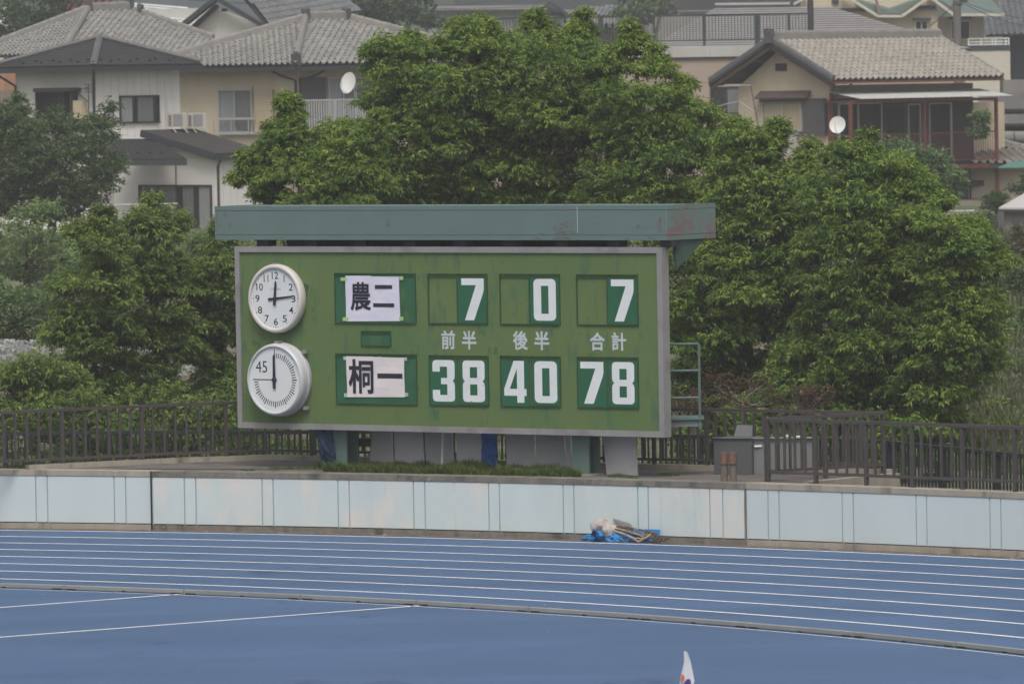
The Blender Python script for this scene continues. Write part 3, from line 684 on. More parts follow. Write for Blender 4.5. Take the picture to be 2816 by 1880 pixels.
def blades(name, spots, label, m, hmin=.06, hmax=.16, n=900, seed=1, wd=.006):
    """spots: list of (x, y, z, rx, ry, ax) elliptical patches"""
    r_ = np.random.default_rng(seed); V = []; tot = 0
    for (x, y, z, rx, ry, dens) in spots:
        k = int(n * dens); a = r_.uniform(0, 2 * np.pi, k); q = np.sqrt(r_.uniform(0, 1, k))
        lx = q * np.cos(a) * rx; ly = q * np.sin(a) * ry
        px = x + lx * BU.x - ly * BN.x; py = y + lx * BU.y - ly * BN.y
        h = r_.uniform(hmin, hmax, k) * (1.15 - q * .7) * r_.uniform(.45, 1.35); d = r_.uniform(0, 2 * np.pi, k); le = r_.uniform(.1, .9, k) * h
        w_ = wd * (1 + r_.uniform(0, 1, k)); t = r_.uniform(0, np.pi, k)
        b0 = np.stack([px - w_ * np.cos(t), py - w_ * np.sin(t), np.full(k, z)], 1); b1_ = np.stack([px + w_ * np.cos(t), py + w_ * np.sin(t), np.full(k, z)], 1)
        tp = np.stack([px + le * np.cos(d), py + le * np.sin(d), z + h], 1)
        V.append(np.stack([b0, b1_, tp], 1).reshape(-1, 3)); tot += k
    V = np.concatenate(V); me = bpy.data.meshes.new(name); me.vertices.add(len(V)); me.vertices.foreach_set('co', V.astype(np.float32).ravel())
    me.loops.add(tot * 3); me.loops.foreach_set('vertex_index', np.arange(tot * 3)); me.polygons.add(tot)
    me.polygons.foreach_set('loop_start', np.arange(tot) * 3); me.polygons.foreach_set('loop_total', np.full(tot, 3)); me.update(calc_edges=True); me.validate()
    at = me.attributes.new("leaf_tone", 'FLOAT', 'FACE'); at.data.foreach_set('value', r_.uniform(0, 1, tot).astype(np.float32)); me.materials.append(m)
    return tag(put(bpy.data.objects.new(name, me)), label, "grass", kind='stuff')
GRASS = leaf_mat("grass_blades", (.045, .08, .02), (.10, .155, .035), (.22, .26, .08))
sp = []
for x, y, rx, ry, dn in ((640, 455, .0, 0, 0),): pass
for i in range(22):
    px_ = u3(860 + i * 105); c = DG(px_, (1140 + (470 + i * 3.2) / 3.2625) / K, Z_P); sp.append((c.x, c.y, Z_P, .24, rnd.uniform(.10, .24), rnd.uniform(.5, 1.2)))
    c = DG(px_, (1140 + (520 + i * 2.2) / 3.2625) / K - 3, Z_P); sp.append((c.x, c.y, Z_P, rnd.uniform(.06, .22), rnd.uniform(.03, .10), .35))
for x, y, dn in ((1640, 430, 1.5), (1340, 400, 1.0)):
    c = DG(u3(x), (1140 + y / 3.2625) / K, Z_P); sp.append((c.x, c.y, Z_P, .25, .15, dn))
blades("grass", sp, "tufted green grass growing along the foot of the scoreboard", GRASS, .05, .17, 1500, 4, .007)
sp = []
for (x, y, s_) in ((140, 500, .14), (380, 490, .14), (500, 485, .12), (680, 490, .25)):
    c = DG(u3(x), (1140 + y / 3.2625) / K, Z_P); sp.append((c.x, c.y, Z_P, s_, .08, s_ * 2))
for (x, y, s_) in ((1300, 500, .2), (1700, 485, .20), (1400, 510, .12)):
    c = DG(u4(x), (1140 + y / 2.936) / K, Z_P); sp.append((c.x, c.y, Z_P, s_, .08, s_ * 2))
blades("grass", sp, "small scattered grass tufts on the platform asphalt", GRASS, .03, .08, 900, 5, .004)

# ---------------------------------------------------------------- grey boxes and rusty pipe stubs
def c4(x, y): return ((1800 + x / 2.24) / K, (900 + y / 2.24) / K)
GB = mat("dark_grey_box", (.085, .092, .092), .6, .1, 3, spec=.4); GB2 = mat("steel_grey_box", (.165, .172, .172), .5, .1, 2, stretch=(1, 1, .3), spec=.5)
A = DG(*c4(368, 903), Z_P); B = DG(*c4(600, 906), Z_P)
bx = thing("metal_box", (A + B) / 2, "dark grey metal box with its lid raised, by the railing", "box")
d = (B - A).normalized(); nrm = Vector((-d.y, d.x, 0)); top = DP(*c4(480, 682), (A.y + B.y) / 2).z
if nrm.y < 0: nrm = -nrm
MB().hexa([A, B, B + nrm * .5, A + nrm * .5] + [p + Vector((0, 0, top - Z_P)) for p in (A, B, B + nrm * .5, A + nrm * .5)]).build("box_body", GB, bx)
MB().beam(A + Vector((-.01, -.01, top - Z_P + .006)), B + Vector((0, -.01, top - Z_P + .006)), .04, .012).build("rim", GB2, bx)
l0 = DP(*c4(487, 682), A.y + .35); l1 = DP(*c4(600, 680), A.y + .35); l2 = DP(*c4(603, 602), A.y + .45); l3 = DP(*c4(508, 600), A.y + .45)
MB().slab([l0, l1, l2, l3], nrm * .02).build("raised_lid", GB, bx)
A2 = DG(*c4(603, 904), Z_P); B2 = DG(*c4(985, 902), Z_P)
bx = thing("metal_box", (A2 + B2) / 2, "lighter steel box with white handles behind the front railing", "box")
MB().hexa([A2, B2, B2 + Vector((.1, .5, 0)), A2 + Vector((.1, .5, 0))] + [p + Vector((0, 0, top - Z_P - .01)) for p in (A2, B2, B2 + Vector((.1, .5, 0)), A2 + Vector((.1, .5, 0)))]).build("box_body", GB2, bx)
MB().beam(A2 + Vector((0, -.02, top - Z_P)), B2 + Vector((0, -.02, top - Z_P)), .05, .014).build("rim", KERB, bx)
for (xa, xb, y) in ((615, 660, 733), (960, 990, 735)):
    p = DP(*c4(xa, y), A2.y - .03); q = DP(*c4(xb, y - 2), A2.y - .03); MB().tube([p, q], .016).build("handle", WHT, bx, smooth=True)
for (x, y) in ((820, 668), (885, 672)):
    p = DP(*c4(x, y), A2.y + .2); MB().tube([p + Vector((-.05, 0, 0)), p + Vector((.05, 0, 0))], .012).build("handle", WHT, bx, smooth=True)
for i, (x, lb) in enumerate(((430, "rusty iron pipe stub with flange, left one of the pair on the coping"), (485, "rusty iron pipe stub with flange, right one of the pair on the coping"))):
    c = DG(*c4(x, 948), Z_P); t = thing("pipe_stub", c, lb, "pipe", "rusty pipe stubs")
    MB().tube([c, c + Vector((0, 0, .25))], .052, 14).build("pipe", mat("dusty_pipe", (.15, .12, .10), .9, .2, 8), t, smooth=True)
    MB().tube([c + Vector((0, 0, .25)), c + Vector((0, 0, .262))], .068, 14).build("flange", RUST, t, smooth=True)
    MB().tube([c + Vector((0, 0, .262)), c + Vector((0, 0, .41))], .058, 14).build("sleeve", mat("orange_rust", (.175, .10, .07), .9, .25, 12), t, smooth=True)

# ================================================================ heap of tools in front of the wall
def tp(x, y, z=None, Y=None):
    dx, dy = (1560 + x / 7.34) / K, (1390 + y / 7.34) / K
    if z is not None and z <= 0: return DG(dx, dy, 0)
    q = DP(dx, dy, 96.0); yw = arc_pt(RW, ang_x(RW, q.x)).y - .035
    return DP(dx, dy, yw - max(.05, .27 - .55 * z))
ct = tp(1100, 700, 0.0)
def folded(name, pts, layers, th_, m, label):
    t = thing(name, pts[0], label, "tarpaulin"); r_ = random.Random(5)
    for k in range(layers):
        s_ = 1 - .09 * k; c = sum((Vector(p) for p in pts), Vector()) / len(pts); m_ = MB(); n_ = 14; N_ = len(pts)
        out = []
        for i in range(N_):
            p, q = Vector(pts[i]), Vector(pts[(i + 1) % N_])
            for j in range(6): out.append(p.lerp(q, j / 6) + Vector((r_.uniform(-.03, .03), r_.uniform(-.02, .02), 0)))
        nn = len(out); rings = []
        for (sc, dz) in ((1, 0), (1.03, th_ * .5), (.98, th_), (.75, th_ * (1.25 + .3 * r_.random())), (.35, th_ * 1.4)):
            rings.append([c + (p - c) * sc * s_ + Vector((0, 0, k * th_ * .95 + dz + r_.uniform(-.006, .006) + .02 * math.sin(i_ * .9 + k))) for i_, p in enumerate(out)])
        for rg in rings: m_.v += rg
        for a_i in range(4):
            for i in range(nn): m_.f.append((a_i * nn + i, a_i * nn + (i + 1) % nn, (a_i + 1) * nn + (i + 1) % nn, (a_i + 1) * nn + i))
        m_.f.append(tuple(4 * nn + i for i in range(nn)))
        m_.build("fold", m, t, smooth=True)
    return t
fr_ = [tp(x, y, .0) for x, y in ((330, 702), (600, 716), (900, 728), (1200, 736), (1450, 742), (1720, 738))]
bk_ = [arc_pt(RW - .07, ang_x(RW, v.x), 0) for v in fr_[::-1]]
t = folded("tarpaulin", fr_ + bk_, 5, .026, TARPL, "bright blue folded tarpaulin under the shovels at the wall foot")
c = tp(650, 600, .16); ax = Vector((.35, .5, 0)).normalized()
rp = []
for i in range(26): rr_ = .085 - .0026 * i; a = i * .55; rp.append(c + Vector((0, 0, 0)) + Vector((ax.y, -ax.x, 0)) * math.cos(a) * rr_ + Vector((0, 0, math.sin(a) * rr_)))
m_ = MB(); n_ = len(rp)
m_.add([p - ax * .12 for p in rp] + [p + ax * .2 for p in rp], [(i, i + 1, n_ + i + 1, n_ + i) for i in range(n_ - 1)]); m_.build("rolled_edge", TARPL, t, smooth=True)
MB().slab([tp(1500, 600, .25), tp(1560, 470, .25), tp(1880, 480, .25), tp(1865, 590, .25), tp(1700, 600, .2)], Vector((0, .02, -.015))).build("flap", TARPL, t)
MB().slab([tp(1300, 560, .2), tp(1340, 490, .2), tp(1620, 520, .2), tp(1640, 560, .2)], Vector((0, .02, -.015))).build("flap", TARPL, t)
# sack
m_ = MB(); c = tp(735, 455, .31); n_ = 22
sk = thing("sack", tp(740, 590, .12), "dirty white sack slumped on the tool heap", "sack")
for j in range(11):
    v = math.pi * j / 10
    for i in range(n_):
        u = 2 * math.pi * i / n_; e = 1 + .14 * math.sin(3 * u + 2 * v) + .09 * math.sin(5 * u - 2 * v) - .16 * abs(math.sin(3.5 * u + 3 * v)) ** 6 + rnd.uniform(-.04, .04)
        m_.v.append(c + Vector((.185 * math.sin(v) * math.cos(u) * e, .15 * math.sin(v) * math.sin(u) * e, .115 * math.cos(v) * e - .05 * math.cos(u) * math.sin(v))))
for j in range(10):
    for i in range(n_): m_.f.append((j * n_ + i, j * n_ + (i + 1) % n_, (j + 1) * n_ + (i + 1) % n_, (j + 1) * n_ + i))
m_.build("sack_body", SACK, sk, smooth=True)
m_ = MB().slab([tp(575, 430, .34), tp(490, 462, .30), tp(600, 515, .27)], Vector((.0, .05, 0))); m_.build("torn_corner", SACK, sk)
MB().slab([tp(860, 380, .38), tp(1050, 395, .36), tp(900, 520, .24), tp(820, 500, .26)], Vector((.0, .04, 0))).build("sack_mouth", SACK, sk)
def shovel(p, q, hd, label, blade=None, col=WOODH, grip=True):
    t = thing("shovel", q, label, "shovel", "shovels heaped by the wall")
    MB().tube([p, (Vector(p) + Vector(q)) / 2 + Vector((0, 0, .006)), q], .017, 8).build("shaft", col, t, smooth=True)
    mdl = Vector(p).lerp(Vector(q), .55); m2 = Vector(p).lerp(Vector(q), .70)
    MB().tube([mdl, m2], .0215, 8).build("ferrule", STEEL, t, smooth=True)
    if grip:
        a, b = hd; MB().tube([a, b], .019, 8).build("grip", col, t, smooth=True)
        e = Vector(q); k = e + (e - Vector(p)).normalized() * .08
        MB().tube([e, Vector(a).lerp(k, .2)], .012, 6).build("yoke", col, t, smooth=True); MB().tube([e, Vector(b).lerp(k, .2)], .012, 6).build("yoke", col, t, smooth=True)
    if blade:
        m_ = MB().slab(blade, Vector((0, .015, .01))); m_.build("blade", STEEL, t)
shovel(tp(900, 490, .30), tp(1340, 655, .12), (tp(1430, 735, .05), tp(1560, 655, .13)), "light wooden shovel lying lowest with its grip nearest the track")
shovel(tp(1000, 460, .33), tp(1460, 590, .18), (tp(1570, 660, .11), tp(1700, 575, .2)), "light wooden shovel lying just above the lowest one")
shovel(tp(1000, 420, .36), tp(1640, 520, .22), (tp(1720, 635, .15), tp(1810, 580, .2)), "dark steel shovel with its grey blade pointing up over the sack", [tp(910, 262, .52), tp(1250, 365, .44), tp(1310, 425, .38), tp(1160, 440, .36), tp(1010, 400, .38)], WOODD)
shovel(tp(1180, 430, .33), tp(1700, 590, .2), (tp(1770, 690, .08), tp(1880, 610, .16)), "dark shovel half buried in the middle of the heap", None, WOODD)
shovel(tp(1200, 480, .28), tp(1750, 650, .14), (tp(1825, 720, .05), tp(1930, 640, .13)), "dark shovel second from the right of the heap", None, WOODD)
m_ = MB().tube([tp(1930, 710, .05), tp(1960, 665, .11), tp(2010, 650, .13), tp(2040, 665, .1)], .017, 8)
tag(m_.build("bent_pipe", WOODD, smooth=True), "bent dark handle at the right end of the tool heap", "handle")

# ================================================================ corner flag near the camera side of the infield
fy = 60.0; fb = DP(1575, 1494, fy); scl = mpp(fy)
fl = thing("corner_flag", (fb.x - .03, fy, 0), "white corner flag with orange and purple spots on a slim pole", "flag")
def fpt(x, y, o=0.0): p = DP((1800 + x / 11.745) / K, (1760 + y / 11.745) / K, fy); return p + Vector((0, o, 0))
left = [(965, 345), (975, 480), (950, 700), (900, 920), (860, 1100), (825, 1300), (790, 1500), (750, 1800), (705, 2150)]
right = [(1050, 365), (1110, 520), (1170, 700), (1210, 900), (1250, 1100), (1285, 1300), (1260, 1380), (1180, 1500), (1140, 1720)]
m_ = MB(); n_ = 7
for (l, r_) in zip(left, right):
    for i in range(n_):
        s_ = i / (n_ - 1); m_.v.append(fpt(l[0] + (r_[0] - l[0]) * s_, l[1] + (r_[1] - l[1]) * s_, .02 * math.sin(s_ * 5) * (l[1] / 2000 + .2)))
for j in range(len(left) - 1):
    for i in range(n_ - 1): m_.f.append((j * n_ + i, j * n_ + i + 1, (j + 1) * n_ + i + 1, (j + 1) * n_ + i))
m_.v += [v + Vector((0, .003, 0)) for v in m_.v]; h = len(m_.v) // 2; m_.f += [tuple(i + h for i in f_) for f_ in list(m_.f)]
m_.build("cloth", mat("flag_white", (.66, .65, .69), .8, .03), fl, smooth=True)
def dot(cx, cy, rx, ry, m, clip=None, rot=0):
    ps = []
    for i in range(20):
        a = i * math.pi / 10; x = rx * math.cos(a); y = ry * math.sin(a); X = cx + x * math.cos(rot) - y * math.sin(rot); Yy = cy + x * math.sin(rot) + y * math.cos(rot)
        if clip: X = max(X, clip(Yy))
        ps.append(fpt(X, Yy, -.024))
    MB().add(ps, [tuple(range(20))]).build("printed_spot", m, fl)
dot(885, 1200, 85, 115, mat("orange_print", (.65, .13, .06), .7), lambda y: 868 - (y - 1100) * .18 + 2)
dot(1060, 1390, 110, 170, mat("purple_print", (.07, .045, .23), .7), None, .35)
MB().tube([Vector((fpt(960, 400).x - .002, fy + .02, 0)), fpt(975, 350, .02)], .008, 8).build("pole", WHT, fl, smooth=True)
# ================================================================ houses: helpers
SID = mat("white_metal_siding", (.70, .675, .65), .6, .05, .6, stretch=(1, 1, .3), rand=.02, patches=[((.40, .375, .35), 1.2, .62, .2, (1, 1, .15))])
CREAM = mat("cream_mortar", (.58, .50, .375), .9, .06, .5, patches=[((.44, .38, .28), .5, .5, .2, (1, 1, .35))])
CREAM2 = mat("cream_stucco", (.60, .515, .385), .9, .06, .5, patches=[((.48, .40, .30), .6, .5, .2, (1, 1, .4))])
BEIGE = mat("pinkish_beige_wall", (.38, .305, .25), .9, .06, .4, patches=[((.31, .25, .21), .5, .55, .2, (1, 1, .2))])
PARA = mat("stained_white_parapet", (.45, .44, .42), .8, .07, .8, patches=[((.27, .27, .26), 2.0, .58, .1, (1, 1, .1))])
KAWA = mat("grey_roof_tile", (.245, .238, .222), .7, .12, 1.2, rand=.11, patches=[((.31, .295, .25), .7, .58, .12, (1, 1, 1))])
KAWB = mat("tan_roof_tile", (.32, .292, .255), .7, .1, 1.2, rand=.08)
KAWC = mat("dull_tan_roof_tile", (.27, .235, .20), .75, .12, 1.2, rand=.12)
KAWD = mat("blue_grey_roof_tile", (.155, .16, .165), .7, .1, 1.2, rand=.15)
KAWU = mat("tile_underlay", (.05, .048, .045), .9, .1)
RIDGE = mat("ridge_tile_grey", (.25, .24, .225), .75, .15, 3); RIDGD = mat("ridge_end_dark", (.10, .10, .10), .8, .15, 5)
SLATE = mat("dark_slate", (.052, .05, .05), .75, .12, 2, stretch=(.5, .5, 3), patches=[((.075, .07, .066), .8, .55, .15, (1, 1, 1))])
SLATE2 = mat("brownish_slate", (.098, .088, .082), .75, .12, 2, stretch=(.5, .5, 3))
SLATE3 = mat("mauve_grey_slate", (.30, .28, .275), .75, .1, 2, stretch=(.5, .5, 3))
GRNR = mat("green_roof_shingle", (.13, .17, .15), .75, .1, 2)
FASC = mat("dark_fascia", (.045, .047, .052), .6, .1, 3); FASW = mat("cream_fascia", (.55, .52, .44), .6, .05)
BRNW = mat("brown_wood_trim", (.085, .062, .052), .75, .15, 4); REDB = mat("red_brown_steel", (.16, .055, .042), .65, .12, 5)
ALU = mat("grey_aluminium_sash", (.42, .42, .42), .45, .06, spec=.5); BRZ = mat("bronze_sash", (.045, .038, .034), .5, .1)
GLASS = mat("window_glass", (.02, .022, .024), .12, .05, spec=.5, glass=True)
ROOM_DARK = mat("room_darkness", (.07, .068, .066), .9, .3, 1.5)  # darkness of unlit rooms as a colour, on plates and some curtain sheets
CURT = mat("grey_curtain", (.36, .35, .345), .9, .12, 5, stretch=(3, 3, .05)); CURTW = mat("pale_curtain", (.58, .60, .60), .9, .1, 5, stretch=(3, 3, .05)); CURTC = mat("cream_curtain", (.86, .70, .48), .9, .05, 5, stretch=(3, 3, .05))
SHUT = mat("cream_louvre", (.55, .46, .32), .7, .06); SHUTD = mat("dark_louvre", (.10, .095, .095), .7, .1); DARKW = mat("dark_brown_panel", (.045, .034, .031), .8, .15, 3)
ACM = mat("ac_unit_beige", (.42, .39, .35), .6, .05); ACG = mat("ac_grille", (.24, .235, .235), .6, .1)
DISHM = mat("white_dish", (.70, .70, .68), .5, .03); PVCW = mat("white_sheet_roof", (.78, .78, .74), .5, .04, 1.5)
POLEC = mat("concrete_pole", (.17, .15, .14), .9, .12, 3); WIRE = mat("black_wire", (.03, .03, .035), .6, .1); WOODG = mat("grey_weathered_wall", (.22, .205, .19), .9, .1, 2, stretch=(1, 1, .2))
GALV = mat("grey_metal_shed_wall", (.27, .25, .24), .7, .06, 2, stretch=(4, 4, .1)); ORNG = mat("orange_tan_wall", (.42, .23, .145), .8, .06)

def corner(dx, Y, al=45.0):
    C = DP(dx, 160, Y); C.z = 0; a_ = R(al)
    a = Vector((-math.cos(a_), math.sin(a_), 0)); b = Vector((math.sin(a_), math.cos(a_), 0))
    FL = Fr(C, a, (-math.sin(a_), -math.cos(a_), 0)); FRr = Fr(C, b, (math.cos(a_), -math.sin(a_), 0))
    return C, a, b, FL, FRr
def toX(P0, d, dx):
    """distance along d from P0 until it is seen at photo column dx"""
    lo, hi = 0.0, 40.0
    def X(p):
        v = p - CAM; return (v.dot(cx_) / v.dot(fwd) * F_PX + 1408) / K
    s = 1 if X(P0 + d * 40) > X(P0) else -1
    for _ in range(50):
        m = (lo + hi) / 2
        if (X(P0 + d * m) - dx) * s < 0: lo = m
        else: hi = m
    return lo
def zat(p, dy, dx=None):
    """height at which point p (x, y) is seen on photo row dy"""
    v = Vector((p[0], p[1], CAM_H)) - CAM
    X = (v.dot(cx_) / v.dot(fwd) * F_PX + 1408) / K
    q = DP(X, dy, p[1]); return q.z
GRD = 1.3
def volume(name, C, a, b, La, Lb, z0, z1, m, parent):
    C = Vector((C.x, C.y, 0)); p = [C, C + b * Lb, C + b * Lb + a * La, C + a * La]
    return MB().hexa([q + Vector((0, 0, z0)) for q in p] + [q + Vector((0, 0, z1)) for q in p]).build(name, m, parent)
def siding(F, u0, u1, z0, z1, parent, m, pitch=.36, d=.0, name="siding_board"):
    n = max(1, round((u1 - u0) / pitch)); p = (u1 - u0) / n
    me = MB().box((0, 0, (z1 - z0) / 2), (p - .012, .02, z1 - z0)).mesh(name, Vector()); me.materials.append(m)
    for i in range(n): inst(name, me, F.w(u0 + p * (i + .5), z0, d + .011), parent, F.q())
def window(F, par, px, sash=ALU, left=CURT, right=CURT, d=.03, bars=(.5,), rail=None, name="window", proud=.0, gap=None):
    u0, u1, z0, z1 = F.rect(*px, d)
    rev = (F.uz(px[0], px[1])[0] > F.uz(px[2], px[1])[0])
    fw = .045; m_ = MB()
    m_.fbox(F, u0, u1, z1 - fw, z1, .022, d + .06 + proud); m_.fbox(F, u0 - .02, u1 + .02, z0, z0 + fw, .022, d + .075 + proud)
    m_.fbox(F, u0, u0 + fw, z0 + fw, z1 - fw, .022, d + .06 + proud); m_.fbox(F, u1 - fw, u1, z0 + fw, z1 - fw, .022, d + .06 + proud)
    for s in bars: um = u0 + (u1 - u0) * ((1 - s) if rev else s); m_.fbox(F, um - .025, um + .025, z0 + fw, z1 - fw, .022, d + .05 + proud)
    fo = m_.build(name, sash, par)
    MB().fbox(F, u0 + fw, u1 - fw, z0 + fw, z1 - fw, .023, .027).build("room_dark_plate", ROOM_DARK, fo)  # dark plate on the uncut wall, painted as the unlit interior
    um = u0 + (u1 - u0) * ((1 - bars[0]) if rev else bars[0]) if bars else (u0 + u1) / 2
    halves = [(u0 + fw, um - .025), (um + .025, u1 - fw)]
    if rev: halves = halves[::-1]
    for (h, cm) in zip(halves, (left, right)):
        if cm:
            a_, b_ = h
            if gap: a_, b_ = a_ + (b_ - a_) * gap * .3, b_ - (b_ - a_) * gap
            n_ = max(4, int((b_ - a_) / .05)); q = MB(); zb_ = z0 + fw + .01
            for i in range(n_ + 1):
                uu = a_ + (b_ - a_) * i / n_; dd = .033 + .010 * (i % 2); q.v += [F.w(uu, zb_, dd), F.w(uu, z1 - fw - .01, dd)]
            q.f = [(2 * i, 2 * i + 2, 2 * i + 3, 2 * i + 1) for i in range(n_)]; q.build("curtain", cm, fo)
        MB().fbox(F, h[0], h[1], z0 + fw, z1 - fw, d + .03 + proud, d + .034 + proud).build("pane", GLASS, fo)
    return fo, (u0, u1, z0, z1)
def louvre(F, par, px, m, d=.05, name="shutter", pitch=.06):
    u0, u1, z0, z1 = F.rect(*px, d); q = MB(); q.fbox(F, u0, u1, z0, z1, .022, d)
    mb_ = mat(m.name + '_back', tuple(v * .45 for v in m['c']), .8)  # slat colour darkened for the backing, painting shade into the gaps
    n = max(2, int((z1 - z0) / pitch)); p = (z1 - z0) / n
    fo = q.build(name, mb_, par); sm = MB().box((0, 0, 0), (u1 - u0 - .06, .02, p * .72)).mesh("slat", Vector()); sm.materials.append(m)
    Q = F.q() @ Matrix.Rotation(R(-18), 3, 'X').to_quaternion()
    for i in range(n): inst("slat", sm, F.w((u0 + u1) / 2, z0 + p * (i + .5), d + .012), fo, Q)
    return fo

# ---- roofs
def tile_mesh(m, wd=.30, ln=.33):
    prof = [(0, .040), (.10, .012), (.35, .0), (.55, .004), (.64, .035), (.76, .072), (.88, .074), (.97, .045)]
    m_ = MB()
    for (t, dz) in ((ln * .5, -.004), (-ln * .5, .042), (-ln * .5, -.004)):
        for (x, z) in prof: m_.v.append(Vector(((x - .5) * wd, t, z + dz)))
    n = len(prof)
    for r_ in range(2):
        for i in range(n - 1):
            if r_ == 1 and 3 <= i <= 6: continue        # the roll is open at its lower end
            m_.f.append((r_ * n + i, r_ * n + i + 1, (r_ + 1) * n + i + 1, (r_ + 1) * n + i))
    me = m_.mesh("roof_tile", Vector()); me.materials.append(m); return me, m_
def inside2(p, poly):
    c = False; n = len(poly)
    for i in range(n):
        a, b = poly[i], poly[(i + 1) % n]
        if (a[1] > p[1]) != (b[1] > p[1]) and p[0] < (b[0] - a[0]) * (p[1] - a[1]) / (b[1] - a[1]) + a[0]: c = not c
    return c
def roof_face(par, poly, m, kind, wd=.30, ln=.27, budget=300, under=KAWU, name="roof"):
    """poly: eave start, eave end, then the rest of the outline; kind 'tile' or 'course'"""
    p0, p1 = poly[0], poly[1]; e = (p1 - p0).normalized(); nn = e.cross(poly[2] - p0).normalized()
    if nn.z < 0: nn = -nn
    poly = list(poly[:3]) + [Vector((q.x, q.y, p0.z - ((q.x - p0.x) * nn.x + (q.y - p0.y) * nn.y) / nn.z)) for q in poly[3:]]
    up = nn.cross(e).normalized()
    if up.z < 0: up = -up
    loc = [((q - p0).dot(e), (q - p0).dot(up)) for q in poly]
    base = MB().slab([q - nn * .10 for q in poly], nn * .095).build(name, under, par)
    T = max(t for _, t in loc); S0 = min(s for s, _ in loc); S1 = max(s for s, _ in loc)
    if kind == 'tile':
        me, mm = tile_mesh(m, wd, ln * 1.25); cells = []
        nr = int(T / ln); nc = int((S1 - S0) / wd)
        for j in range(nr + 1):
            for i in range(nc + 1):
                s, t = S0 + (i + .5) * wd, (j + .5) * ln
                if inside2((s, t), loc): cells.append(p0 + e * s + up * t + nn * .008)
        rgt = e if e.cross(up).dot(nn) > 0 else -e
        M3 = Matrix((rgt, up, nn)).transposed(); q0 = M3.to_quaternion()
        cells.sort(key=lambda c: c.y)
        for c in cells[:budget]: inst("roof_tile", me, c + Vector((rnd.uniform(-.006, .006), 0, rnd.uniform(-.004, .008))), base, q0)
        rest = cells[budget:]
        if rest:
            q = MB()
            for c in rest:
                jx = Vector((rnd.uniform(-.006, .006), 0, rnd.uniform(-.004, .008)))
                q.add([M3 @ v + c + jx for v in mm.v], mm.f)
            tag(q.build("roof_tiles", m, base), kind='stuff')
    else:
        q = MB(); n = len(loc); rows = max(1, int(T / ln)); ln2 = T / rows
        def span(t):
            xs_ = []
            for i in range(n):
                (s0, t0), (s1, t1) = loc[i], loc[(i + 1) % n]
                if (t0 <= t <= t1) or (t1 <= t <= t0):
                    if abs(t1 - t0) < 1e-6: xs_ += [s0, s1]
                    else: xs_.append(s0 + (s1 - s0) * (t - t0) / (t1 - t0))
            return (min(xs_), max(xs_)) if xs_ else None
        for j in range(rows):
            ta, tb = ln2 * j + ((.16 if ln < .25 else .30) * ln2 if ln > .15 else 1e-4), min(T - 1e-4, ln2 * (j + 1)); A, B = span(ta), span(tb)
            if not A or not B: continue
            P_ = [p0 + e * A[0] + up * ta + nn * .016, p0 + e * A[1] + up * ta + nn * .016, p0 + e * B[1] + up * tb, p0 + e * B[0] + up * tb]
            L_ = [P_[0] - nn * .014, P_[1] - nn * .014]
            q.add(P_ + L_, [(0, 1, 2, 3), (0, 1, 5, 4)])
        tag(q.build("roof_courses", m, base), kind='stuff')
    return base, e, up, nn
def ridge(par, p, q, m=RIDGE, w_=.16, h=.20, orn=0, r=.075):
    p = Vector(p); q = Vector(q)
    rb = MB().beam(p + Vector((0, 0, h * .35)), q + Vector((0, 0, h * .35)), w_, h).build("ridge_course", m, par)
    d = (q - p); n = max(1, int(d.length / .3)); d = d / n
    me = MB().tube([-d * .49, d * .47], [r * 1.08, r], 8).mesh("ridge_tile", Vector()); me.materials.append(m)
    for i in range(n): inst("ridge_tile", me, p + d * (i + .5) + Vector((0, 0, h * .85)), rb)
    for k, e_ in ((1, p), (2, q)):
        if orn & k:
            o = MB(); ax = d.normalized(); sd = ax.cross(Vector((0, 0, 1))).normalized()
            o.beam(e_ - ax * .07 + Vector((0, 0, .12)), e_ + ax * .07 + Vector((0, 0, .12)), w_ * 1.7, h * 1.9)
            o.tube([e_ - ax * .10 + Vector((0, 0, .30)), e_ + ax * .10 + Vector((0, 0, .30))], .10, 8); o.build("ridge_end_tile", RIDGD, par)
def hip(par, C, a, b, La, Lb, ov, ze, zr, m, kind, along='b', budget=300, faces=(0, 1, 2, 3), rm=RIDGE, rw=.16, rh=.2, wd=.30, ln=.27, orn=0):
    C = Vector((C.x, C.y, 0)); Z = Vector((0, 0, 1))
    P00 = C - a * ov - b * ov + Z * ze; P01 = C - a * ov + b * (Lb + ov) + Z * ze; P10 = C + a * (La + ov) - b * ov + Z * ze; P11 = C + a * (La + ov) + b * (Lb + ov) + Z * ze
    A_, B_ = La + 2 * ov, Lb + 2 * ov
    if along == 'b':
        h_ = A_ / 2; R0 = P00 + a * h_ + b * h_; R1 = P00 + a * h_ + b * max(B_ - h_, h_ + .01)
        Fs = [[P00, P10, R0], [P01, P00, R0, R1], [P11, P01, R1], [P10, P11, R1, R0]]
    else:
        h_ = B_ / 2; R0 = P00 + a * h_ + b * h_; R1 = P00 + a * max(A_ - h_, h_ + .01) + b * h_
        Fs = [[P00, P10, R1, R0], [P01, P00, R0], [P11, P01, R0, R1], [P10, P11, R1]]
    R0.z = zr; R1.z = zr
    for i in faces: roof_face(par, Fs[i], m, kind, wd, ln, budget)
    up_ = Vector((0, 0, .02))
    ridge(par, R0 + up_, R1 + up_, rm, rw, rh * 1.3, orn)
    for (p, q) in ((P00, R0),) + (((P10, R0),) if along == 'b' else ((P01, R0),)) + ((P01, R1) if along == 'b' else (P10, R1),):
        ridge(par, p + (q - p) * .02 + up_, q + up_, rm, rw, rh, 1 if orn else 0)
    return P00, P01, P10, P11, R0, R1
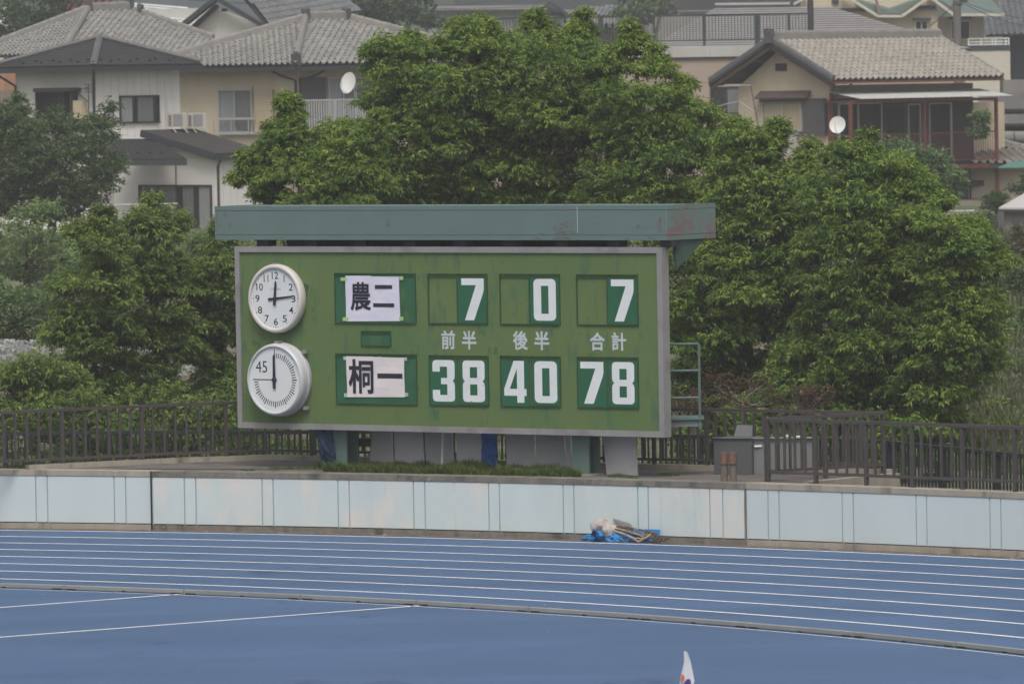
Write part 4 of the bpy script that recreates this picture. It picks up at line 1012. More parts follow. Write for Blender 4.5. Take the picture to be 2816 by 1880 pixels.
def eave(par, pts, m=FASC, h=.13, w_=.10):
    q = MB()
    for i in range(len(pts) - 1): q.beam(pts[i] + Vector((0, 0, -h * .5 - .06)), pts[i + 1] + Vector((0, 0, -h * .5 - .06)), w_, h)
    return q.build("eave_gutter", m, par)
def soffit(par, C, a, b, La, Lb, ov, z, m):
    C = Vector((C.x, C.y, 0)); p = [C - a * ov - b * ov, C - a * ov + b * (Lb + ov), C + a * (La + ov) + b * (Lb + ov), C + a * (La + ov) - b * ov]
    return MB().slab([q + Vector((0, 0, z)) for q in p], Vector((0, 0, .05))).build("soffit", m, par)
def pipe(par, pts, r=.04, m=FASC, name="downpipe"): return MB().tube(pts, r, 8).build(name, m, par, smooth=True)

# ================================================================ white house with the dark slate roof (left)
C, a, b, FL, FRr = corner(218, 221, 45)
La = toX(C, a, 45); Lb = toX(C, b, 420); ze = zat(C, 153); h2 = thing("house", (C.x, C.y, GRD), "white metal clad two storey house under a dark slate hip roof", "house")
volume("wall", C, a, b, La, Lb, GRD - .3, ze, SID, h2)
siding(FL, 0, La, 3.1, ze - .02, h2, SID, .33); siding(FRr, 0, Lb, 3.1, ze - .02, h2, SID, .33)
ap = C + a * La / 2 + b * Lb / 2; zr = zat(ap, 88)
P00, P01, P10, P11, R0, R1 = hip(h2, C, a, b, La, Lb, .55, ze + .05, zr, SLATE, 'course', rm=mat("pale_hip_metal", (.13, .13, .13), .5, .1), rw=.12, rh=.05, ln=.19)
MB().beam(P00 + Vector((0, 0, .05)), R0 + Vector((0, 0, .05)), .20, .03).build("hip_cap", mat("hip_cap_metal", (.17, .17, .17), .45, .1, spec=.5), h2)
eave(h2, [P10, P00, P01], FASC, .16, .12); soffit(h2, C, a, b, La, Lb, .5, ze - .06, FASC)
for (q0, q1) in ((P00, P10), (P00, P01)):
    for k in range(9):
        p = q0.lerp(q1, .07 + k * .10) ; cen = (P00 + P11) / 2; p = p + (Vector((cen.x, cen.y, p.z)) - p) * (.10 if k % 2 else .16); p.z = ze + .05 + (zr - ze) * (.10 if k % 2 else .16) + .03
        MB().box(p, (.10, .10, .07)).build("snow_guard", BLACK, h2)
window(FL, h2, (84, 210, 168, 281), BRZ, ROOM_DARK, CURT, .22, bars=(.76,), gap=.1)
u0, u1, z0, z1 = FL.rect(82, 204, 170, 211, .3); MB().fbox(FL, u0, u1, z0, z1 + .03, .0, .42).build("window_hood", BRZ, h2)
u0, u1, z0, z1 = FL.rect(170, 231, 190, 273, .2); MB().fbox(FL, u0, u1, z0, z1, .03, .25).build("meter_box", SHUT, h2)
window(FRr, h2, (274, 219, 364, 283), BRZ, CURTW, CURT, .03, bars=(.42,), gap=.22)
pipe(h2, [FL.w(-.33, ze - .12, .35), FL.w(-.1, ze - .28, .15), FL.w(.02, ze - .42, .06), FL.w(.02, 3.2, .06)], .045)
pipe(h2, [P10 + Vector((0, 0, -.15)), C + a * (La - .05) + Vector((0, 0, ze - .6)) + FL.n * .06, C + a * (La - .05) + Vector((0, 0, ze - 1.6)) + FL.n * .06], .04)
# antenna on the left face
an = thing("antenna", FL.w(.3, 4.6, .2), "small aerial on a bent arm beside the drainpipe of the white house", "antenna")
pu, pz = FL.uz(204, 262, .25); _, pz1 = FL.uz(204, 196, .25)
MB().tube([FL.w(pu, pz, .25), FL.w(pu, pz1, .25)], .018, 6).build("mast", FASC, an)
MB().tube([FL.w(FL.uz(172, 205, .25)[0], FL.uz(172, 205, .25)[1], .25), FL.w(pu, FL.uz(204, 203, .25)[1], .25)], .014, 6).build("boom", FASC, an)
MB().tube([FL.w(FL.uz(176, 212, .05)[0], FL.uz(176, 212, .05)[1], .05), FL.w(pu, FL.uz(204, 235, .25)[1], .25)], .014, 6).build("stay", FASC, an)
for dz in (-.12, -.04, .04, .12): MB().tube([FL.w(pu - .12, pz1 - .1 + dz, .2), FL.w(pu + .12, pz1 - .1 + dz, .3)], .012, 5).build("element", FASC, an)
# curved stick sign of an awning arm
# lower skirt roof and the extension
Ce, a, b, EL, ER = corner(490, 217.3, 45)
Lea = toX(Ce, a, 343); Leb = toX(Ce, b, 604); zlo = zat(Ce, 352); Hc = Ce + a * Lea; zhi = zat(Hc, 298)
Lwa = toX(Ce, a, 266)
volume("extension_wall", Ce, a, b, Lwa, 2.2, GRD - .3, zlo - .12, SID, h2)
siding(EL, 0, Lwa, GRD, zlo - .14, h2, SID, .30); siding(ER, 0, 2.2, GRD, zlo - .14, h2, SID, .30)
Z = Vector((0, 0, 1)); ov = .25
L1 = Ce - a * ov - b * ov + Z * zlo; L2 = Ce - a * ov + b * (Leb + ov * .3) + Z * zlo; H1 = Hc - b * ov + Z * zhi; H2 = Hc + b * (Leb + ov * .3) + Z * zhi
roof_face(h2, [L1, L2, H2, H1], SLATE2, 'course', ln=.17, name="lean_to_roof")
MB().beam(L1 + Z * -.12, H1 + Z * -.12, .06, .20).build("rake_board", FASC, h2); eave(h2, [L1, L2], FASC, .14, .12)
MB().slab([Ce + Z * (zlo - .15), Hc + Z * (zlo - .15), Hc + Z * (zhi - .2)], b * .1).build("gable_wall", SID, h2)
D0 = DP(282, 364, 216.2); D1 = DP(428, 364, 216.0); T1 = DP(352, 318, 219.5); T0 = DP(244, 318, 219.5)
roof_face(h2, [D0, D1, T1, T0], SLATE, 'course', ln=.19, name="skirt_roof"); eave(h2, [D0, D1], FASC, .16, .12)
D2 = DP(225, 345, 217.6); roof_face(h2, [D2, D0, T0, DP(228, 322, 219.4)], SLATE, 'course', ln=.19, name="skirt_roof")
for k in range(4):
    p = D0.lerp(D1, .12 + .2 * k).lerp(T0.lerp(T1, .12 + .2 * k), .25) + Z * .03; MB().box(p, (.10, .10, .06)).build("snow_guard", BLACK, h2)
window(EL, h2, (321, 424, 409, 560), BRZ, CURT, CURT, .03, bars=(.45,), gap=.1)
window(EL, h2, (410, 424, 487, 560), BRZ, CURT, CURTW, .03, bars=(.5,), gap=.25)
u0, u1, z0, z1 = EL.rect(332, 428, 346, 500, .05); MB().fbox(EL, u0, u1, z0, z1, .05, .053).build("green_curtain", mat("green_curtain", (.10, .22, .17), .9), h2)
pipe(h2, [L1 + Z * -.1 + b * .3, ER.w(.06, zlo - .45, .06), ER.w(.06, GRD, .06)], .04)
pipe(h2, [EL.w(EL.uz(408, 420)[0], zlo - .2, .08), EL.w(EL.uz(408, 420)[0], GRD, .08)], .018)
# laundry pole stand in the yard
ls = thing("laundry_rail", DP(290, 545, 214), "galvanised laundry rails on bent posts before the white house's lower window", "rail")
for (p, q) in (((212, 471), (408, 467)), ((262, 489), (418, 488))): MB().tube([DP(*p, 214), DP(*q, 214)], .022, 6).build("rail", ALU, ls, smooth=True)
MB().tube([DP(238, 474, 214), DP(247, 478, 214), DP(250, 490, 214), DP(250, 545, 214)], .02, 6).build("post", ALU, ls, smooth=True)
MB().tube([DP(385, 470, 214), DP(396, 474, 214), DP(398, 490, 214), DP(399, 545, 214)], .02, 6).build("post", ALU, ls, smooth=True)
tag(MB().fbox(Fr(DP(170, 520, 216), (1, 0, 0), (0, -1, 0)), -4, .8, GRD - .2, GRD + 1.5, -.1, .0).build("garden_wall", SID), "pale garden wall running left from the yard of the white house", "wall")

# air conditioners on the lean-to roof
for i, (x0, x1, lb) in enumerate(((386, 429, "beige air conditioner unit on the lean-to roof, nearer the white house"), (432, 475, "beige air conditioner unit on the lean-to roof, nearer the cream house"))):
    p0 = DP(x0, 293, 220.0 + i * .5); p1 = DP(x1, 293, 220.0 + i * .5); wv = (p1 - p0).length; c = (p0 + p1) / 2; hh = 34 * mpp(220)
    t = thing("air_conditioner", Vector((c.x, c.y, c.z)), lb, "air conditioner", "air conditioners on the lean-to roof")
    AF = Fr(c, (1, .08, 0), (.08, -1, 0)); AF.O.z = 0
    MB().fbox(AF, -wv / 2, wv / 2 - .01, c.z + .02, c.z + hh, -.34, 0).build("casing", ACM, t)
    MB().fbox(AF, -wv * .24, wv * .27, c.z + .06, c.z + hh - .05, .0, .012).build("fan_grille", ACG, t)
    for k in range(6): MB().fbox(AF, -wv * .47, -wv * .33, c.z + .07 + k * .06, c.z + .10 + k * .06, .0, .01).build("louvre_slot", BLACK, t)
    for s in (-.3, .3): MB().beam(AF.w(s * wv, c.z, .12), AF.w(s * wv + .12, c.z - .16, .75), .03, .03).build("rack_leg", ALU, t)
    for s in (-.3, .3): MB().fbox(AF, s * wv - .03, s * wv + .03, c.z - .02, c.z + .018, -.34, .1).build("rack_foot", ALU, t)

# ================================================================ cream house with the grey tile roof (centre left)
C, a, b, FL, FRr = corner(683, 229, 47)
La = toX(C, a, 400); Lb = 8.6; ze = zat(C, 152)
h3 = thing("house", (C.x, C.y, GRD), "cream two storey house with grey tiled hip roof and a white railed balcony", "house")
volume("wall", C, a, b, La, Lb, GRD - .3, ze - .05, CREAM, h3)
ap = C + a * La / 2 + b * La / 2; zr = zat(ap, 48)
P00, P01, P10, P11, R0, R1 = hip(h3, C, a, b, La, Lb, .6, ze + .05, zr, KAWA, 'tile', orn=3, rw=.2, rh=.22, faces=(0, 1))
eave(h3, [P10, P00, P01], FASC, .15, .10); soffit(h3, C, a, b, La, Lb, .52, ze - .1, FASC)
window(FL, h3, (503, 206, 580, 305), ALU, CURTW, CURT, .04, bars=(.48,))
louvre(FL, h3, (584, 207, 627, 303), SHUT, .07)
u0, u1, z0, z1 = FL.rect(500, 270, 580, 275, .25)
gr = MB().fbox(FL, u0, u1, z0, z1, .18, .22).build("guard_rail", ALU, h3)
for x in (500, 540, 580): uu = FL.uz(x, 290)[0]; MB().fbox(FL, uu - .015, uu + .015, FL.uz(540, 305)[1], z0, .18, .21).build("guard_post", ALU, h3)
uu = FL.uz(581, 200)[0]; MB().fbox(FL, uu - .02, uu + .02, FL.uz(581, 310)[1], FL.uz(581, 196)[1], .08, .12).build("shutter_track", ALU, h3)
u0, u1, z0, z1 = FL.rect(500, 303, 632, 309, .2); MB().fbox(FL, u0, u1, z0, z1, .0, .16).build("sill", ALU, h3)
vx, vz = .12, FL.uz(683, 180)[1]
pipe(h3, [FL.w(.95, ze - .1, .45), FL.w(.6, ze - .32, .25), FL.w(.05, ze - .48, .07), FL.w(.05, 3.0, .07)], .045)
pipe(h3, [FRr.w(.95, ze - .1, .45), FRr.w(.6, ze - .32, .25), FRr.w(.05, ze - .50, .07)], .04)
louvre(FRr, h3, (690, 178, 749, 300), SHUTD, .09, name="dark_shutter")
window(FRr, h3, (752, 179, 850, 300), ALU, CURTW, CURT, .04, bars=(.35, .65))
# balcony
bw = 1.0; u0 = FRr.uz(687, 300, bw)[0]; u1 = FRr.uz(862, 300, bw)[0]; zt = FRr.uz(760, 231, bw)[1]; zb = FRr.uz(760, 307, bw)[1]
bal = MB().fbox(FRr, u0, u1 + 1, zb - .25, zb, .02, bw).build("balcony_floor", ALU, h3)
MB().fbox(FRr, u0, u1 + 1, zt, zt + .05, bw - .05, bw).build("handrail", ALU, bal); MB().fbox(FRr, u0, u1 + 1, zb + .02, zb + .06, bw - .05, bw).build("lower_rail", ALU, bal)
bm = MB().box((0, 0, (zt - zb) / 2), (.045, .03, zt - zb)).mesh("baluster", Vector()); bm.materials.append(ALU)
n = int((u1 + 1 - u0) / .11)
for i in range(n): inst("baluster", bm, FRr.w(u0 + .03 + i * .11, zb, bw - .02), bal, FRr.q())
for u in (FRr.uz(768, 260, bw)[0],): MB().fbox(FRr, u - .05, u + .05, zb - .25, zt + .05, bw, bw + .03).build("post", ALU, bal)
def dish(px, py, rx, ry, Y, label, F, tilt=0.25):
    c = DP(px, py, Y); r_ = ry * mpp(Y); t = thing("satellite_dish", c, label, "satellite dish"); q = MB()
    ax = Vector((rx / ry * .0 - math.sqrt(max(0, 1 - (rx / ry) ** 2)), -rx / ry, .22)).normalized()
    s = ax.cross(Vector((0, 0, 1))).normalized(); uu = s.cross(ax); n = 28; s2 = (s * math.cos(tilt) + uu * math.sin(tilt)); u2 = ax.cross(s2)
    for (k, dd) in ((1, .06), (.75, .035), (.4, .01), (.01, .0)):
        for i in range(n):
            t_ = 2 * math.pi * i / n; q.v.append(c + (s2 * math.cos(t_) * .95 + u2 * math.sin(t_)) * r_ * k + ax * dd)
    for j in range(3):
        for i in range(n): q.f.append((j * n + i, j * n + (i + 1) % n, (j + 1) * n + (i + 1) % n, (j + 1) * n + i))
    q.build("reflector", DISHM, t, smooth=True)
    MB().tube([c - uu * r_ * .9, c - uu * r_ * .85 + ax * .3, c + ax * .38], .012, 6).build("feed_arm", ALU, t)
    MB().tube([c - ax * .02, c - ax * .25, c - ax * .25 - Vector((0, 0, .7))], .022, 6).build("mount", ALU, t)
dish(801, 191, 18, 25, 225.2, "white satellite dish mounted above the balcony of the cream house", FRr, .35)

# ================================================================ tiled house at the far left
C, a, b, FL, FRr = corner(150, 247, 45)
ze = zat(C, 126); La = toX(C, a, -150); h1 = thing("house", (C.x, C.y, GRD), "old tiled roof house at the far left behind the dark slate roof", "house")
Lb = toX(C, b, 560)
volume("wall", C, a, b, La, Lb, GRD - .3, ze - .05, CREAM, h1)
R0x = C + a * 4.0 + b * 4.0
zr = zat(R0x, 24)
Zv = Vector((0, 0, 1)); ov = .6
P00 = C - a * ov - b * ov + Zv * ze; P10 = C + a * (La + ov) - b * ov + Zv * ze
# ridge seen between columns 203 and 300, hips falling to the left, to the corner and to the right
Ra = DP(203, 26, C.y + 5.2); Rb = DP(298, 26, C.y + 5.6); zr = (Ra.z + Rb.z) / 2; Ra.z = Rb.z = zr
WL = DP(-70, 130, C.y + 4.5); WL.z = ze; ER_ = DP(492, 96, C.y + 8); Mid = DP(322, 34, C.y + 6); Mb = DP(268, 34, C.y + 5.6)
E1 = DP(470, 128, C.y + 3.5); E1.z = ze
roof_face(h1, [P00, WL, Ra], KAWA, 'tile', budget=150)
nn1 = (E1 - P00).cross(Ra - P00)
def onp(dx, dy):
    r = ray(dx, dy); return CAM + r * ((P00 - CAM).dot(nn1) / r.dot(nn1))
Rb = onp(298, 24); Mb = onp(268, 33); Mid = onp(322, 33); ERx = onp(489, 93)
roof_face(h1, [E1, P00, Ra, Rb, Mid, ERx], KAWA, 'tile', budget=300)
ridge(h1, Ra, Rb, RIDGE, .22, .30, 3); ridge(h1, P00, Ra, RIDGE, .2, .22, 1); ridge(h1, WL, Ra, RIDGE, .2, .24, 0); ridge(h1, Rb, Mid, RIDGE, .2, .16, 2); ridge(h1, ERx, Mid, RIDGE, .2, .2, 0)
eave(h1, [WL, P00, E1], FASC, .14, .1)
MB().fbox(FL, FL.uz(38, 180)[0], FL.uz(-20, 180)[0], 2.6, FL.uz(10, 160)[1], .02, .6).build("orange_annex_wall", ORNG, h1)
MB().fbox(FL, FL.uz(45, 220)[0], FL.uz(-20, 220)[0], 2.2, FL.uz(10, 207)[1], .3, 1.3).build("lower_roof", KAWC, h1)

# ================================================================ gabled house behind (top, left of centre)
h4 = thing("house", DP(480, 200, 270), "white gabled house with blue grey tile roof behind the cream house", "house")
Y4 = 268.0
G = [DP(500, 10, Y4), DP(425, 60, Y4 + .5), DP(615, 62, Y4 - .5)]
MB().slab([DP(447, 56, Y4 + .4), DP(497, 16, Y4), DP(592, 55, Y4 - .3), DP(592, 150, Y4 - .3), DP(447, 150, Y4 + .4)], Vector((0, .2, 0))).build("gable_wall", SID, h4)
apx = DP(497, -3, Y4 - .5)
MB().beam(apx, DP(424, 55, Y4 - .1), .5, .16).build("rake_board", FASC, h4); MB().beam(apx, DP(614, 66, Y4 - .9), .4, .14).build("rake_board", FASC, h4)
MB().beam(apx + Vector((0, .4, -.28)), DP(440, 60, Y4 + .2) + Vector((0, 0, -.1)), .4, .12).build("barge", FASC, h4)
roof_face(h4, [DP(614, 58, Y4 - .8), DP(830, 24, Y4 + 9.5), DP(740, -26, Y4 + 7.5), apx + Vector((0, 0, .1))], KAWD, 'tile', budget=260)
MB().fbox(Fr(DP(515, 23, Y4 - .2), (1, 0, 0), (0, -1, 0)), -.12, .12, DP(515, 27, Y4).z, DP(515, 20, Y4).z, 0, .05).build("vent", FASC, h4)

# ================================================================ flat roofed building with railing
Y6 = 262.0; x0 = DP(1035, 100, Y6); x1 = DP(1905, 100, Y6)
h6 = thing("flat_roof_building", ((x0.x + x1.x) / 2, Y6, GRD), "beige flat roofed building with stained white parapet and a roof terrace", "building")
F6 = Fr((x0.x, Y6, 0), (1, 0, 0), (0, -1, 0)); W6 = x1.x - x0.x; zp1 = DP(1500, 108, Y6).z; zp0 = DP(1500, 133, Y6).z
MB().fbox(F6, .2, W6, GRD, zp0, -6, 0).build("wall", BEIGE, h6)
MB().fbox(F6, 0, W6 + .2, zp0, zp1, -6.2, .12).build("parapet", PARA, h6)
MB().fbox(F6, 0, W6 + .2, zp0 - .06, zp0 - .002, .0, .10).build("drip_edge", FASC, h6)
window(F6, h6, (1629, 199, 1698, 262), BRZ, ROOM_DARK, CURT, .03, bars=(.55,))
MB().fbox(F6, F6.uz(1500, 190)[0], W6, F6.uz(1600, 190)[1] - .01, F6.uz(1600, 190)[1] + .01, .001, .008).build("wall_joint", FASC, h6)
rl = thing("roof_railing", F6.w(0, zp1, -.3), "dark green railing with close bars round the flat roof terrace", "railing")
DKG = mat("dark_green_rail", (.035, .05, .045), .6, .1)
zt = F6.uz(1400, 37, -.3)[1]; zl = F6.uz(1400, 96, -.3)[1]; ue = F6.uz(1862, 60, -.3)[0]
MB().fbox(F6, 0, ue, zt - .07, zt, -.35, -.28).build("top_rail", DKG, rl); MB().fbox(F6, 0, ue, zl - .04, zl + .02, -.34, -.29).build("bottom_rail", DKG, rl)
bm = MB().box((0, 0, (zt - zl) / 2 - .03), (.022, .02, zt - zl - .08)).mesh("bar", Vector()); bm.materials.append(DKG)
for i in range(int(ue / .125)): inst("bar", bm, F6.w(.05 + i * .125, zl + .02, -.315), rl)
for x in (1036, 1120, 1230, 1378, 1500, 1615, 1737, 1810, 1860):
    u = F6.uz(x, 60, -.3)[0]; wd = .10 if x in (1378, 1737) else .05
    MB().fbox(F6, u - wd, u + wd, zp1, zt, -.37, -.27).build("post", DKG, rl)

# ================================================================ right house (tan tiles, gable to the left, balcony)
C, a, b, FL, FRr = corner(1903, 236, 45)
La = toX(C, a, 1700); Lb = toX(C, b, 2236); ze = zat(C, 184)
h7 = thing("house", (C.x, C.y, GRD), "cream two storey house with tan tiled gable roof and red framed balcony", "house")
gc = C + a * La / 2; zr = zat(gc, 92); oa, ob = .78, .72
volume("wall", C, a, b, La, Lb, GRD - .3, ze - .2, CREAM2, h7)
MB().slab([C + Vector((0, 0, ze - .2)), C + a * La + Vector((0, 0, ze - .2)), C + a * La / 2 + Vector((0, 0, zr - .22))], b * .15).build("gable_wall", CREAM2, h7)
sl_ = (zr - ze) / (La / 2 + oa)
e0 = C - a * oa - b * ob + Zv * ze; rr0 = C + a * La / 2 - b * ob + Zv * zr
Lr = toX(rr0, b, 2156); e1 = e0 + b * toX(e0, b, 2302); rr1 = rr0 + b * Lr
w0 = C + a * (La + oa) - b * ob + Zv * ze; w1 = w0 + b * Lr
roof_face(h7, [e0, e1, rr1, rr0], KAWB, 'tile', budget=300)
roof_face(h7, [w1, w0, rr0, rr1], KAWB, 'course', ln=.24)
ridge(h7, rr0 + Zv * .03, rr1 + Zv * .03, RIDGE, .22, .26, 1)
ridge(h7, e0 + b * .08, rr0 + b * .08, mat("verge_tile_dark", (.12, .12, .125), .6, .1), .16, .12, 0, .08); ridge(h7, w0 + b * .08, rr0 + b * .08, MATS["verge_tile_dark"], .16, .12, 0, .08)
ridge(h7, e1 - b * .05, rr1 - b * .05, RIDGE, .16, .08, 0, .08)
MB().beam(e0 - Zv * .2 + b * .1, rr0 - Zv * .2 + b * .1, .06, .2).build("barge_board", BRNW, h7); MB().beam(w0 - Zv * .2 + b * .1, rr0 - Zv * .2 + b * .1, .06, .2).build("barge_board", BRNW, h7)
MB().slab([w0 - Zv * .14, rr0 - Zv * .14, rr0 - Zv * .14 + b * .75, w0 - Zv * .14 + b * .75], Zv * .03).build("verge_soffit", DARKW, h7)
MB().slab([e0 - Zv * .14, rr0 - Zv * .14, rr0 - Zv * .14 + b * .75, e0 - Zv * .14 + b * .75], Zv * .03).build("verge_soffit", DARKW, h7)
for s in (0.06, .30, .70, .94, .5):
    p = C + a * La * s; zz = ze + sl_ * (La / 2 + oa - abs(La * s - La / 2)) - .28
    MB().beam(p - b * .6 + Zv * zz, p + Zv * zz, .11, .14).build("purlin_end", BRNW, h7)
eave(h7, [e0, e1], REDB, .07, .09)
MB().fbox(FL, FL.uz(1805, 150)[0], FL.uz(1781, 150)[0], FL.uz(1790, 163)[1], FL.uz(1790, 146)[1], .0, .06).build("gable_vent", DARKW, h7)
window(FL, h7, (1750, 234, 1840, 302), ALU, CURTC, CURTC, .04, bars=(.52,))
u0, u1, z0, z1 = FL.rect(1732, 212, 1848, 227, .3); MB().slab([FL.w(u0, z1, .02), FL.w(u1, z1, .02), FL.w(u1 + .05, z0, .32), FL.w(u0 - .05, z0, .32)], Zv * .05).build("window_awning", REDB if 0 else BRNW, h7)
u0, u1, z0, z1 = FL.rect(1745, 227, 1893, 234, .1); MB().fbox(FL, u0, u1, z0, z1, .0, .18).build("lintel", BRNW, h7)
louvre(FL, h7, (1842, 233, 1893, 309), SHUTD, .16, name="shutter_box")
u0, u1, z0, z1 = FL.rect(1745, 302, 1893, 308, .1); MB().fbox(FL, u0, u1, z0, z1, .0, .14).build("sill", BRNW, h7)
pipe(h7, [e0 - Zv * .15 + b * 1.0, FL.w(-.05, ze - .75, .12), FL.w(-.05, 3.0, .12)], .04, REDB)
# aerial on the gable wall
an = thing("antenna", FL.w(3, 5, .3), "old aerial leaning on the left part of the gable wall", "antenna")
q = lambda x, y, d=.5: FL.w(*FL.uz(x, y, d), d)
for (p1, p2, nm) in (((1722, 197), (1742, 305), "mast"), ((1657, 241), (1728, 225), "boom"), ((1668, 197), (1724, 196), "boom"), ((1697, 234), (1732, 258), "stay")): MB().tube([q(*p1), q(*p2)], .02, 6).build(nm, FASC if nm == "mast" else ALU, an)
for s in (0, .25, .5, .75, 1): c = q(1657, 241).lerp(q(1728, 225), s); MB().tube([c + Vector((-.05, -.2, 0)), c + Vector((.05, .2, 0))], .012, 5).build("element", ALU, an)
# front face with balcony, all standing p metres out
pb_ = 1.25
MB().fbox(FRr, .05, Lb, ze - 1.6 - .05, ze - .21, .001, .03).build("eave_shade_band", mat("eave_shade_brown", (.34, .28, .23), .9, .08), h7)  # wall darkened under the eave: its shade painted as a brown band
ccan = thing("balcony_canopy", FRr.w(3, ze - 1, pb_), "white corrugated sheet canopy over the red framed balcony", "canopy")
A1 = DP(1893, 212, FRr.w(0, 0, .05).y); n_ = 60; u0 = -.1; u1 = FRr.uz(2324, 218, pb_ + .35)[0]
zc1 = FRr.uz(2080, 207, .05)[1]; zc0 = FRr.uz(2140, 223, pb_ + .35)[1]; m_ = MB()
for i in range(n_ + 1):
    u = u0 + (u1 - u0) * i / n_; wv = .012 * (i % 2); m_.v += [FRr.w(u, zc1 + wv, .03), FRr.w(u, zc0 + wv, pb_ + .35), FRr.w(u, zc0 + wv - .02, pb_ + .35), FRr.w(u, zc1 + wv - .02, .03)]
for i in range(n_):
    for j in range(4): m_.f.append((i * 4 + j, i * 4 + (j + 1) % 4, i * 4 + 4 + (j + 1) % 4, i * 4 + 4 + j))
m_.f += [(0, 1, 2, 3), (n_ * 4, n_ * 4 + 1, n_ * 4 + 2, n_ * 4 + 3)]
m_.build("corrugated_sheet", leaf_mat("translucent_white_sheet", (.8, .8, .77), (.8, .8, .77), (.8, .8, .77), .5), ccan)
bl = thing("balcony", FRr.w(3, GRD, pb_), "red brown steel balcony frame along the front of the tan roofed house", "balcony")
pz = [FRr.uz(x, 300, pb_)[0] for x in (1954, 2123, 2288)]; zdk = FRr.uz(2123, 380, pb_)[1]; zrl = FRr.uz(2123, 307, pb_)[1]
for u in pz: MB().fbox(FRr, u - .05, u + .05, GRD if u == pz[-1] or u == pz[0] else zdk, zc0 - .06, pb_ - .1, pb_).build("post", REDB, bl)
MB().fbox(FRr, -.1, 0.0, zdk - 2, zc1 - .05, .05, .15).build("post", REDB, bl)
ul = pz[0] - .05; ur = pz[-1] + .05
for (z0, z1) in ((zc0 - .16, zc0 - .06), (zdk - .14, zdk)): MB().fbox(FRr, ul, ur, z0, z1, pb_ - .09, pb_ - .01).build("beam", REDB, bl)
for z in (zrl, zdk + .14): MB().fbox(FRr, ul, ur, z, z + .035, pb_ - .07, pb_ - .03).build("rail", REDB, bl)
for z in (zrl, zdk + .1, zdk - .1, zc0 - .12): MB().fbox(FRr, ul, ul + .04, z, z + .04, .03, pb_ - .1).build("side_rail", REDB, bl); MB().fbox(FRr, ur - .04, ur, z, z + .04, .03, pb_ - .1).build("side_rail", REDB, bl)
bm = MB().box((0, 0, (zrl - zdk - .14) / 2), (.014, .014, zrl - zdk - .14)).mesh("rail_bar", Vector()); bm.materials.append(REDB)
n = int((ur - ul) / .13)
for i in range(n): inst("rail_bar", bm, FRr.w(ul + .06 + i * .13, zdk + .14, pb_ - .05), bl)
MB().fbox(FRr, ul, ur, zdk - .05, zdk - .002, .03, pb_ - .1).build("deck", DARKW, bl)
zd1 = zc1 - .25
MB().fbox(FRr, .02, Lb - .02, zdk, zd1, .031, .045).build("balcony_back_wall", DARKW, h7)
for (x0_, x1_, cl, cr) in ((1935, 1985, CURTW, CURT), (1985, 2030, CURT, ROOM_DARK)):
    pass
window(FRr, h7, (1923, 236, 2022, 372), ALU, CURTW, CURT, .06, bars=(.45,)); window(FRr, h7, (2028, 240, 2075, 368), SHUTD, CURTC, CURTC, .06, bars=(), name="door_panel")
window(FRr, h7, (2082, 238, 2110, 368), ALU, CURT, CURT, .06, bars=()); window(FRr, h7, (2130, 236, 2182, 362), ALU, CURTW, CURTW, .06, bars=(.95,))
window(FRr, h7, (2160, 430, 2222, 540), ALU, CURT, CURT, .06, bars=(.5,))
u0, u1, z0, z1 = FRr.rect(2130, 415, 2245, 428, .1); MB().fbox(FRr, u0, u1, z0, z1, .03, .5).build("door_hood", BRNW, h7)
MB().fbox(FRr, FRr.uz(2222, 480)[0], FRr.uz(2285, 480)[0], GRD, FRr.uz(2250, 432)[1], .031, .06).build("red_brown_panel", mat("red_brown_board", (.10, .045, .035), .8, .12), h7)
dish(1922, 287, 19, 20, C.y - 1.6, "white satellite dish at the corner of the red framed balcony", FL, .1)
# right annex wall and things in the gap
MB().fbox(FRr, Lb, Lb + 2.2, GRD, FRr.uz(2270, 235)[1], -2.5, -.4).build("annex_wall", CREAM2, h7)

# ================================================================ low tiled roofs
l1 = thing("low_house", DP(1790, 400, 226), "low tiled roof outbuilding in front of the gable wall of the right house", "house")
K0, K1, Kt, Kl = DP(1832, 388, 226.5), DP(1925, 380, 229.5), DP(1822, 326, 230.5), DP(1640, 382, 231)
roof_face(l1, [K0, K1, Kt], KAWC, 'tile', budget=150); roof_face(l1, [K0, Kl, DP(1740, 330, 231.5), Kt], KAWC, 'tile', budget=150)
ridge(l1, K0, Kt, RIDGE, .18, .16, 1); ridge(l1, DP(1740, 328, 231.5), Kt, RIDGE, .18, .16, 2)
MB().hexa([p + Zv * 0 for p in (Vector((K0.x, K0.y + .8, GRD)), Vector((K1.x - .6, K1.y, GRD)), Vector((K1.x - 2, K1.y + 3, GRD)), Vector((Kl.x + .5, Kl.y, GRD)))] + [p for p in (Vector((K0.x, K0.y + .8, K0.z - .15)), Vector((K1.x - .6, K1.y, K0.z - .15)), Vector((K1.x - 2, K1.y + 3, K0.z - .15)), Vector((Kl.x + .5, Kl.y, K0.z - .15)))]).build("wall", CREAM, l1)
l2 = thing("low_house", DP(2330, 400, 243), "low tan tiled roof just right of the red balcony post", "house")
Q0, Q1 = DP(2232, 374, 240), DP(2420, 376, 240.5); Q2, Q3 = DP(2440, 350, 243), DP(2244, 318, 243.5)
roof_face(l2, [Q0, Q1, Q2, Q3], KAWB, 'tile', budget=200); ridge(l2, DP(2240, 318, 243.5), DP(2400, 356, 243.2), RIDGE, .2, .16, 0)
eave(l2, [Q0, Q1], FASC, .12, .1)
MB().fbox(Fr((Q0.x, 241, 0), (1, 0, 0), (0, -1, 0)), 0, Q1.x - Q0.x, GRD, Q0.z - .12, -2.2, 0).build("wall", CREAM2, l2)
